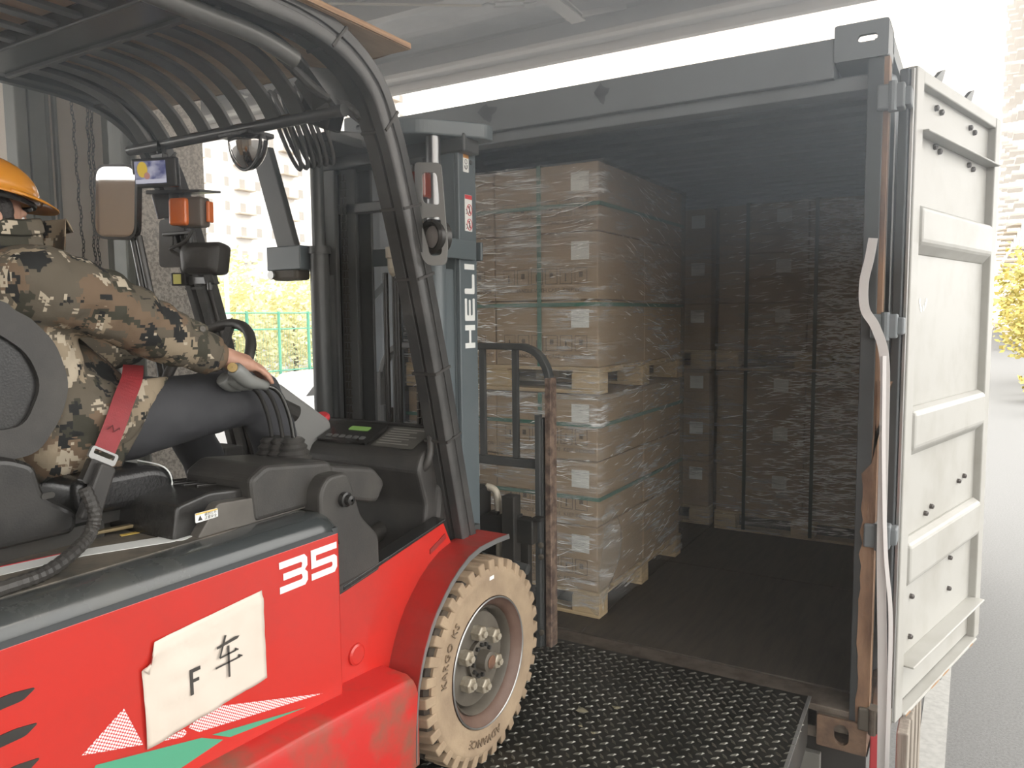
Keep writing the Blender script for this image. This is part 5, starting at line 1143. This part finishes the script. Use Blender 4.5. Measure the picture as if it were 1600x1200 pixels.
b_caps = [
    ('e', HC+Vector((0, .0, .012)), (.074, .094, .100), (math.radians(-14), 0, 0)),
    ('e', HC+Vector((0, .035, -.045)), (.056, .066, .070), (math.radians(-14), 0, 0)),
    ('e', HC+Vector((0, .082, -.085)), (.026, .020, .020), (0, 0, 0)),
    ('e', HC+Vector((0, .104, -.018)), (.013, .020, .016), (math.radians(30), 0, 0)),
    ('e', HC+Vector((0, .098, .002)), (.010, .012, .024), (0, 0, 0)),
    ('e', HC+Vector((.026, .084, .016)), (.018, .012, .008), (0, 0, 0)), ('e', HC+Vector((-.026, .084, .016)), (.018, .012, .008), (0, 0, 0)),
    ('e', HC+Vector((0, .090, -.050)), (.022, .012, .006), (0, 0, 0)), ('e', HC+Vector((0, .086, -.062)), (.019, .012, .007), (0, 0, 0)),
    ('e', HC+Vector((.077, .002, -.012)), (.008, .018, .030), (math.radians(-12), 0, math.radians(-18))), ('e', HC+Vector((-.077, .002, -.012)), (.008, .018, .030), (math.radians(-12), 0, math.radians(18))),
    [(HC+Vector((0, -.015, -.05)), .056), ((-1.625, -2.085, 1.56), .062)],
    [((-1.625, -2.085, 1.58), .07), ((-1.64, -2.07, 1.30), .10), ((-1.66, -1.98, 1.17), .10)],
    [((-1.64, -2.06, 1.50), .07), ((-1.455, -2.045, 1.515), .055), ((-1.435, -1.875, 1.465), .045), ((-1.415, -1.72, 1.385), .036), ((-1.395, -1.645, 1.352), .027)],
    [((-1.64, -2.06, 1.50), .07), ((-1.82, -2.00, 1.50), .055), ((-1.90, -1.82, 1.36), .045), ((-1.87, -1.60, 1.36), .034), ((-1.86, -1.52, 1.36), .027)],
] + hand_r + [
    [((-1.86, -1.52, 1.36), .027), ((-1.855, -1.47, 1.365), .028)],
    finger([(-1.845, -1.47, 1.375), (-1.825, -1.435, 1.385), (-1.81, -1.415, 1.37), (-1.815, -1.41, 1.345)], .011), finger([(-1.860, -1.465, 1.372), (-1.845, -1.43, 1.378), (-1.83, -1.41, 1.362), (-1.835, -1.405, 1.337)], .011),
    finger([(-1.872, -1.468, 1.365), (-1.862, -1.435, 1.366), (-1.85, -1.415, 1.35), (-1.855, -1.41, 1.327)], .0105), finger([(-1.880, -1.475, 1.356), (-1.875, -1.448, 1.354), (-1.868, -1.43, 1.34), (-1.87, -1.425, 1.322)], .0095),
    finger([(-1.835, -1.49, 1.355), (-1.815, -1.47, 1.345), (-1.81, -1.45, 1.335)], .012)]
body = blob('body', b_caps, SKIN, DR, voxel=.0052, it=2)
for sx_ in (1, -1):
    e = HC+Vector((sx_*.027, .080, .005)); ey = B().lathe([(.001, .010), (.006, .008), (.0095, .003), (.010, 0), (.001, -.008)], e, (sx_*.15, 1, -.1), 14).build('eye', mat('eye_white', (.7, .68, .64), .3), body, smooth=True)
blob('hair', [('e', HC+Vector((0, -.016, .020)), (.080, .094, .098), (math.radians(-14), 0, 0)), ('e', HC+Vector((0, -.052, -.04)), (.070, .056, .075), (0, 0, 0)), ('e', HC+Vector((.070, .035, .01)), (.008, .016, .035), (0, 0, 0))], HAIR, DR, voxel=.007, it=3, disp=.003, dscale=.012)
# jacket
def wrinkle(me, og):
    for v in me.vertices:
        p = v.co+og
        a = 0.
        if p.x > -1.53 and p.y > -2.02: # sleeve folds run across the arm
            t = (p.y+2.04)*.93-(p.z-1.53)*.35
            a = .0050*math.sin(t*105+5*mnoise.noise(p*9))*(.4+.6*abs(mnoise.noise(p*5)))+.006*mnoise.noise(p*17)
        else:
            a = .012*mnoise.noise(Vector((p.x*6, p.y*6, p.z*9)))+.006*mnoise.noise(p*19)
        v.co += v.normal*a
jk = [
    [((-1.66, -1.985, 1.17), .145), ((-1.65, -2.04, 1.30), .150), ((-1.64, -2.075, 1.42), .145), ((-1.63, -2.085, 1.515), .118)],
    [((-1.56, -1.975, 1.17), .115), ((-1.55, -2.02, 1.32), .118), ((-1.545, -2.06, 1.47), .108)],
    [((-1.75, -1.975, 1.17), .115), ((-1.75, -2.02, 1.32), .118), ((-1.74, -2.06, 1.47), .105)],
    [((-1.64, -2.06, 1.50), .105), ((-1.50, -2.055, 1.52), .092), ((-1.455, -2.04, 1.525), .090), ((-1.442, -1.955, 1.500), .084), ((-1.435, -1.865, 1.462), .079), ((-1.425, -1.775, 1.415), .073), ((-1.41, -1.70, 1.378), .060), ((-1.398, -1.652, 1.354), .047)],
    [((-1.64, -2.05, 1.50), .105), ((-1.79, -2.02, 1.51), .090), ((-1.86, -1.93, 1.45), .08), ((-1.91, -1.81, 1.37), .072), ((-1.88, -1.66, 1.36), .062), ((-1.865, -1.57, 1.36), .05)],
    [((-1.62, -1.95, 1.30), .13), ((-1.62, -1.88, 1.25), .12), ((-1.60, -1.80, 1.255), .062)],
    [((-1.52, -1.95, 1.24), .10), ((-1.505, -1.88, 1.21), .085), ((-1.50, -1.79, 1.245), .050)],
    [((-1.70, -1.92, 1.24), .10), ((-1.70, -1.80, 1.25), .06)],
    [((-1.50, -1.95, 1.16), .07), ((-1.49, -1.90, 1.13), .055)],
]
jacket = blob('jacket', jk, CAMO, DR, voxel=.0095, it=5, extra=wrinkle)
# hanging front corner of the jacket over the thigh
b = B(); g2 = [[(-1.468, -1.90, 1.29), (-1.462, -1.82, 1.302), (-1.47, -1.735, 1.303), (-1.50, -1.70, 1.300)], [(-1.452, -1.90, 1.22), (-1.446, -1.83, 1.235), (-1.455, -1.752, 1.262), (-1.50, -1.72, 1.280)], [(-1.448, -1.905, 1.15), (-1.440, -1.855, 1.165), (-1.45, -1.79, 1.205), (-1.50, -1.76, 1.25)], [(-1.452, -1.905, 1.09), (-1.448, -1.88, 1.10), (-1.455, -1.835, 1.15), (-1.50, -1.80, 1.2)]]
b.add([Vector(v) for r in g2 for v in r], [(i*4+j, i*4+j+1, i*4+j+5, i*4+j+4) for i in range(3) for j in range(3)])
jf = b.build('jacket_flap', CAMO, DR, smooth=True); m_ = jf.modifiers.new('sub', 'SUBSURF'); m_.levels = 3; m_.render_levels = 3; m_ = jf.modifiers.new('thick', 'SOLIDIFY'); m_.thickness = .006
# stand collar
b = B(); n = 40; rings = []
for i in range(n+1):
    a = math.radians(-292+314*i/n)+math.radians(0); f = math.cos(a-PI/2); fr_ = max(0, f)
    c = Vector((-1.615, -2.035, 1.612)); rx, ry = .098, .118
    lo = c+Vector((rx*1.10*math.cos(a), ry*1.05*math.sin(a), -.055-.012*fr_)); hi = c+Vector((rx*.98*math.cos(a), ry*(1.0+.22*fr_)*math.sin(a), .060+.022*fr_)); fo = c+Vector((rx*1.16*math.cos(a), ry*(1.14+.26*fr_)*math.sin(a), .018+.028*fr_))
    rings.append([lo, lo.lerp(hi, .6), hi, hi.lerp(fo, .25)+Vector((0, 0, .006)), fo])
b.add([v for r in rings for v in r], [(i*5+j, i*5+j+1, i*5+j+6, i*5+j+5) for i in range(n) for j in range(4)])
co = b.build('collar', CAMO, DR, smooth=True); m_ = co.modifiers.new('thick', 'SOLIDIFY'); m_.thickness = .006; m_ = co.modifiers.new('sub', 'SUBSURF'); m_.levels = 1; m_.render_levels = 1
# sleeve cuff, tab and button
cd_ = (Vector((-1.395, -1.640, 1.349))-Vector((-1.42, -1.75, 1.400))).normalized()
c0_ = Vector((-1.402, -1.672, 1.364))
B().lathe([(.040, -.03), (.053, -.028), (.055, .0), (.052, .026), (.046, .030), (.038, .020)], c0_, cd_, 28).build('sleeve_cuff', CAMO, DR, smooth=True)
tabm = axes(c0_-cd_*.055+Vector((.046, .008, .036)), cd_, Vector((-.35, .3, .8)))
tb_ = plate2d('cuff_tab', [rounded([(-.03, -.022), (.028, -.022), (.028, .022), (-.03, .022)], .012)], .005, tabm, CAMO, DR)
B().lathe([(.009, 0), (.009, .003), (.006, .005), (.001, .0045)], tabm @ Vector((.012, .004, .003)), tabm.to_3x3() @ Vector((0, 0, 1)), 14).build('cuff_button', mat('dull_button', (.12, .11, .095), .4), tb_)
# trousers
def wr2(me, og):
    for v in me.vertices:
        p = v.co+og; v.co += v.normal*(.006*mnoise.noise(Vector((p.x*8, p.y*5, p.z*12)))+.003*mnoise.noise(p*25))
tr = [
    [((-1.66, -1.99, 1.18), .13), ((-1.58, -1.93, 1.185), .105), ((-1.54, -1.78, 1.195), .098), ((-1.52, -1.60, 1.215), .088), ((-1.505, -1.425, 1.225), .078)],
    [((-1.505, -1.425, 1.225), .076), ((-1.515, -1.365, 1.13), .070), ((-1.53, -1.31, .96), .066), ((-1.535, -1.27, .78), .060), ((-1.535, -1.245, .66), .062)],
    [((-1.66, -1.99, 1.18), .13), ((-1.76, -1.93, 1.185), .105), ((-1.81, -1.78, 1.195), .098), ((-1.84, -1.60, 1.20), .086), ((-1.86, -1.45, 1.20), .075), ((-1.85, -1.35, 1.0), .066), ((-1.84, -1.28, .70), .06)],
]
blob('trousers', tr, TROUS, DR, voxel=.011, it=5, extra=wr2)
for x in (-1.535, -1.84):
    blob('shoe', [[((x, -1.26, .655), .045), ((x, -1.22, .640), .042), ((x, -1.12, .630), .036), ((x, -1.06, .625), .028)]], BLK, DR, voxel=.012, it=3)
# helmet
b = B(); rings = []; HQ = Vector((-1.603, -2.088, 1.730)); HR = Euler((math.radians(-7), 0, 0)).to_matrix()
for i in range(11):
    t = (PI/2)*i/10; ring = []
    for q in range(40):
        a = 2*PI*q/40; k = math.cos(t)**.85 if i < 10 else .004; ridge = .005*math.exp(-((math.cos(a)*k)/.16)**2)*(math.sin(t)**1.5)
        ring.append(HQ+HR @ Vector((.108*k*math.cos(a), .132*k*math.sin(a), .085*math.sin(t)+ridge)))
    rings.append(ring)
lipr = [HQ+HR @ Vector((.114*math.cos(2*PI*q/40), .139*math.sin(2*PI*q/40), -.004)) for q in range(40)]
b.ring_path(None, [lipr]+rings, cap=False); hm = b.build('safety_helmet', HELM, DR, smooth=True); m_ = hm.modifiers.new('thick', 'SOLIDIFY'); m_.thickness = .003
b = B(); n = 24; vs = []
for i in range(n+1):
    a = math.radians(12+156*i/n); w_ = math.sin((i/n)*PI)**.7
    inner = HQ+HR @ Vector((.109*math.cos(a), .133*math.sin(a), .004)); outer = HQ+HR @ Vector((.112*math.cos(a), .135*math.sin(a)+.045*w_, -.008*w_-.002)); vs += [inner, inner.lerp(outer, .5)+Vector((0, 0, .003*w_)), outer]
b.add(vs, [(i*3+j, i*3+j+1, i*3+j+4, i*3+j+3) for i in range(n) for j in range(2)])
br_ = b.build('helmet_brim', HELM, hm, smooth=True); m_ = br_.modifiers.new('thick', 'SOLIDIFY'); m_.thickness = .003
b = B(); b.tube([HQ+HR @ Vector((.100*math.cos(a), .122*math.sin(a), -.012)) for a in [2*PI*k/28 for k in range(28)]], .006, 6, closed=True); b.build('helmet_liner', BLK, hm)
# seat belt worn across the lap, with its buckle
sb = thing('seat_belt', 'red seat belt webbing clipped into a silver buckle at the driver hip', 'seat belt', (-1.40, -1.95, 1.12))
r_ = B(); r_.ring_path(None, ribbon(smooth_path([(-1.395, -1.950, 1.150), (-1.398, -1.920, 1.205), (-1.412, -1.885, 1.262), (-1.440, -1.845, 1.305), (-1.50, -1.80, 1.335)]), .046, (1, -.3, .1), (.7, -.4, .6), .0016)); r_.build('webbing', BELT, sb)
mbk = axes((-1.388, -1.957, 1.143), (0, .86, .5), (0, -.5, .86))
plate2d('buckle_tongue', [rounded([(-.034, -.014), (.034, -.014), (.034, .014), (-.034, .014)], .008), rounded([(-.026, -.002), (.026, -.002), (.026, .009), (-.026, .009)], .003)], .008, mbk @ Matrix.Rotation(math.radians(-60), 4, 'Z') @ Matrix.Translation((0, 0, 0)), ZINC, sb, bevel=.002)
plate2d('buckle_body', [rounded([(-.024, -.055), (.024, -.055), (.026, .0), (-.026, .0)], .006)], .020, axes((-1.382, -1.968, 1.132), (0, .86, -.5), (0, .5, .86)), BLK, sb, bevel=.004)
plate2d('stitching', [[(-.018, 0), (-.009, .012), (0, 0), (.009, .012), (.018, 0), (.017, -.003), (.009, .008), (0, -.003), (-.009, .008), (-.017, -.003)]], .0008, axes((-1.3915, -1.925, 1.195), (0, .88, -.47), (0, .47, .88)), mat('dark_red_thread', (.10, .01, .012), .7), sb)
jk = None

# cartons stored in the warehouse, seen in the rear view mirror
cs = thing('carton_stack', 'tall stack of brown cartons in the warehouse, seen mirrored in the rear view mirror', 'carton stack', (-3.75, -5.2, 0))
c0 = None
for k in range(6):
    for i in range(3):
        if c0 is None: c0 = B().box((-4.6, -5.7, .0), (-4.0, -5.1, .44)).build('carton', mat('stored_carton', (.50, .36, .24), .8), cs, bevel=.008)
        else: repeat(c0, cs, (i*.615, .02*((k+i) % 2), k*.45))

# ------------------------------------------------------------------ surroundings
def building(name, label, lo, hi, face, nx, nz, m, wx=1.3, wz=1.5, balc=0, first=1.2):
    t = thing(name, label, 'building', ((lo[0]+hi[0])/2, (lo[1]+hi[1])/2, lo[2]))
    wl_ = B().box(lo, hi).build('facade', m, t)
    w0 = None
    for k in range(nz):
        for i in range(nx):
            f = (i+.5)/nx; z = lo[2]+first+k*((hi[2]-lo[2]-first)/nz)
            y = lo[1]+(hi[1]-lo[1])*f; x = face
            sgn = 1 if face >= hi[0] else -1
            if w0 is None:
                b = B(); b.box((x-.04, y-wx/2, z), (x+.04, y+wx/2, z+wz)); w0 = b.build('window', WINM, t); p0 = (y, z)
                fr = B(); fr.box((x+sgn*.04, y-.04, z), (x+sgn*.07, y+.04, z+wz)).build('window_mullion', m, w0)
            elif i+k*nx < 290: repeat(w0, t, (0, y-p0[0], z-p0[1]))
    if balc:
        b0 = None
        for k in range(nz):
            z = lo[2]+first-.4+k*((hi[2]-lo[2]-first)/nz)
            for i in range(balc):
                y = lo[1]+(hi[1]-lo[1])*(i+.5)/balc; sgn = 1 if face >= hi[0] else -1
                if b0 is None: b0 = B().box((min(face, face+sgn*1.1), y-1.4, z), (max(face, face+sgn*1.1), y+1.4, z+.16)).build('balcony_slab', BALC, t); q0 = (y, z)
                else: repeat(b0, t, (0, y-q0[0], z-q0[1]))
    return t
building('apartment_building', 'pale apartment block with rows of small windows seen between pillar and mast', (-100, 58, GZ), (-86, 106, 48), -86, 18, 15, BLDG, .9, 1.2, 6)
building('apartment_building', 'tall pale apartment tower with slatted balconies rising behind the yellow tree', (3.4, 58, GZ), (16, 120, 46), 3.4, 16, 15, BLDGR, 1.6, 1.7, 8)
building('apartment_building', 'far pale apartment block fading out over the container door top', (-6, 130, GZ), (2.6, 150, 40), 2.6, 4, 12, BLDG, 1.4, 1.6, 2)
LEAFY2 = mat('autumn_leaves', (.62, .50, .14), .7, 0, (.42, .40, .12), 3)
def tree(name, label, base, h, r, seed, group, lm=None):
    t = thing(name, label, 'tree', base, group); bb_ = Vector(base); rr = random.Random(seed)
    B().tube([bb_, bb_+Vector((.05, .03, h*.35)), bb_+Vector((0, 0, h*.6))], [.14*h/6, .10*h/6, .06*h/6], 8).build('trunk', TRUNK, t)
    b = B()
    for i in range(2200):
        while True:
            p = Vector((rr.uniform(-1, 1), rr.uniform(-1, 1), rr.uniform(-1, 1)))
            if .35 < p.length < 1: break
        n_ = mnoise.noise(p*2.3+Vector((seed, 0, 0)))
        p = p*(1+.35*n_); c = bb_+Vector((p.x*r, p.y*r, h*.62+p.z*h*.40)); s = r*.085*rr.uniform(.6, 1.3)
        u = Vector((rr.uniform(-1, 1), rr.uniform(-1, 1), rr.uniform(-.6, .6))).normalized()*s; w = u.orthogonal().normalized()*s*.55
        b.add([c-u, c+w, c+u, c-w], [(0, 1, 2, 3)])
    o = b.build('foliage', lm or LEAFY, t); o['kind'] = 'stuff'
    return t
for i, (x, y, h, r) in enumerate(((1.9, 27, 4.9, 1.25), (2.9, 31, 4.2, 1.4), (4.6, 34, 5.0, 1.6))):
    tree('street_tree', ('yellow green roadside tree close against the open container door', 'smaller yellow roadside tree second from the container door', 'yellow roadside tree farthest from the container door, by tower foot')[i], (x, y, GZ), h, r, i+1, 'roadside trees past the container', LEAFY2)
for i in range(6):
    tree('hedge_tree', ('bushy yellow tree behind the green court fence, at its end nearest the pillar', 'bushy yellow tree behind the green court fence, second from the pillar', 'bushy yellow tree behind the court fence beside the white lamp post', 'bushy yellow tree behind the court fence just past the lamp post', 'bushy yellow tree behind the court fence, partly covered by the mast', 'bushy yellow tree behind the far end of the court fence')[i], (-17.5-.4*(i % 2), 9.2+i*1.15, GZ), 3.7+.5*(i % 3), 1.0, 11+i, 'trees behind the green fence')
# low planter strip with young shrubs at the far kerb
tree('kerb_shrub', 'low shrub on the far kerb below the roadside trees', (2.4, 24.5, GZ), 1.0, .9, 30, None, LEAFY2)
fc = thing('court_fence', 'tall green mesh court fence in front of the yellow trees', 'fence', (-14, 11, GZ))
p0_ = None
for i in range(7):
    y = 7.2+i*.95
    if p0_ is None: p0_ = B().cyl((-14, y, GZ), (-14, y, 1.62), .035, n=8).build('fence_post', FENCEM, fc)
    else: repeat(p0_, fc, (0, i*.95, 0))
for z in (1.58, 1.2, .2, -.9): B().cyl((-14, 7.2, z), (-14, 12.9, z), .018, n=6).build('fence_rail', FENCEM, fc)
b = B()
for i in range(70): b.bar((-14, 7.2+i*.0815, -1.2), (-14, 7.2+i*.0815, 1.58), .004, .004, (1, 0, 0))
o = b.build('fence_mesh', FENCEM, fc); o['kind'] = 'stuff'
struct(B().box((-14.3, 4, GZ), (-14.05, 16, -.35)).build('trim_low_wall', BLDG))
lp_ = thing('lamp_post', 'thin white lamp post standing behind the green court fence', 'lamp post', (-15.2, 9.55, GZ))
B().cyl((-15.2, 9.55, GZ), (-15.2, 9.55, 6.5), .06, .04, n=10).build('pole', WHITEP, lp_); B().box((-15.2, 9.45, 6.45), (-14.4, 9.65, 6.55)).build('lamp_head', WHITEP, lp_)
def car(name, label, c, yaw, L=4.3):
    t = thing(name, label, 'car', c, 'cars parked beyond the forklift'); t.rotation_euler = (0, 0, 0)
    R = Matrix.Translation(Vector(c)) @ Matrix.Rotation(yaw, 4, 'Z')
    def tp(b): b.v = [R @ v for v in b.v]; return b
    low = [(-L/2, .35), (-L/2+.1, .28), (L/2-.1, .28), (L/2, .40), (L/2-.02, .62), (L/2-.35, .78), (L/2-1.15, .88), (-L/2+.55, .95), (-L/2+.05, .85)]
    tp(B().prism(rounded(low, .08), 'y', -.86, .86)).build('car_body', CARW, t, bevel=.05, seg=2, smooth='auto')
    cab = [(-L/2+.45, .92), (-L/2+1.0, 1.42), (-L/2+2.1, 1.47), (L/2-1.95+.3, 1.40), (L/2-1.05, .88)]
    ins = [(x*.985+.0, z-.03) for x, z in cab]
    tp(B().prism(rounded(cab, .10), 'y', -.72, .72)).build('cabin', CARW, t, bevel=.06, seg=2, smooth='auto')
    for s in (.722, -.735):
        tp(B().prism([(-L/2+.75, .98), (-L/2+1.1, 1.33), (-L/2+1.75, 1.38), (-L/2+1.75, .98)], 'y', s, s+.013)).build('side_window', CARG, t)
        tp(B().prism([(-L/2+1.83, .98), (-L/2+1.83, 1.38), (L/2-1.72, 1.34), (L/2-1.28, .98)], 'y', s, s+.013)).build('side_window', CARG, t)
    for x in (-L/2+.75, L/2-.8):
        for s in (-.80, .80): tp(B().lathe([(.001, -.09), (.2, -.09), (.31, -.07), (.31, .07), (.2, .09), (.001, .09)], (x, s, .31), (0, 1, 0), 20)).build('wheel', TYRED, t)
    return t
car('car', 'white car with dark side windows parked nearest the low wall', (-11.6, 6.9, GZ), math.radians(60))
car('car', 'white car parked behind the mast, farther along the low wall', (-12.8, 10.8, GZ), math.radians(78))
# small solar panel on a stand across the road
sp = thing('solar_panel', 'small blue solar panel on a metal stand across the road', 'solar panel', (2.05, 21, GZ))
pb_ = quad_box('panel_frame', (2.05, 21, .35), (1, .1, 0), (.15, .55, .80), .95, 1.25, .04, ZINC, sp, .003)
Mx = axes((2.05, 21, .35), (1, .1, 0), (.15, .55, .80))
c0 = None
for i in range(3):
    for j in range(4): plate2d('solar_cell', [[(-.44+i*.30, -.59+j*.30), (-.44+i*.30+.28, -.59+j*.30), (-.44+i*.30+.28, -.59+j*.30+.28), (-.44+i*.30, -.59+j*.30+.28)]], .004, Mx @ Matrix.Translation((0, 0, .022)), PVBLUE, pb_)
b = B(); b.cyl((2.05, 21.05, GZ), (2.05, 21.05, .3), .035, n=8); b.bar((1.7, 21.3, GZ), (2.0, 21.1, -.1), .04, .04); b.build('stand', ZINC, sp); B().box((1.75, 20.8, GZ), (2.35, 21.4, GZ+.22)).build('concrete_foot', CONC, sp)

# haze volumes added to stand in for lens glare
haze(.014, .5, -6.5, -1.2, 4.12, (1, .985, .955, 1), 'thin haze standing in for lens glare over dock and container')
haze(.14, .3, -2.44, 1.95, 4.11, (.76, .88, 1, 1), 'denser bluish haze standing in for lens glare under the canopy')
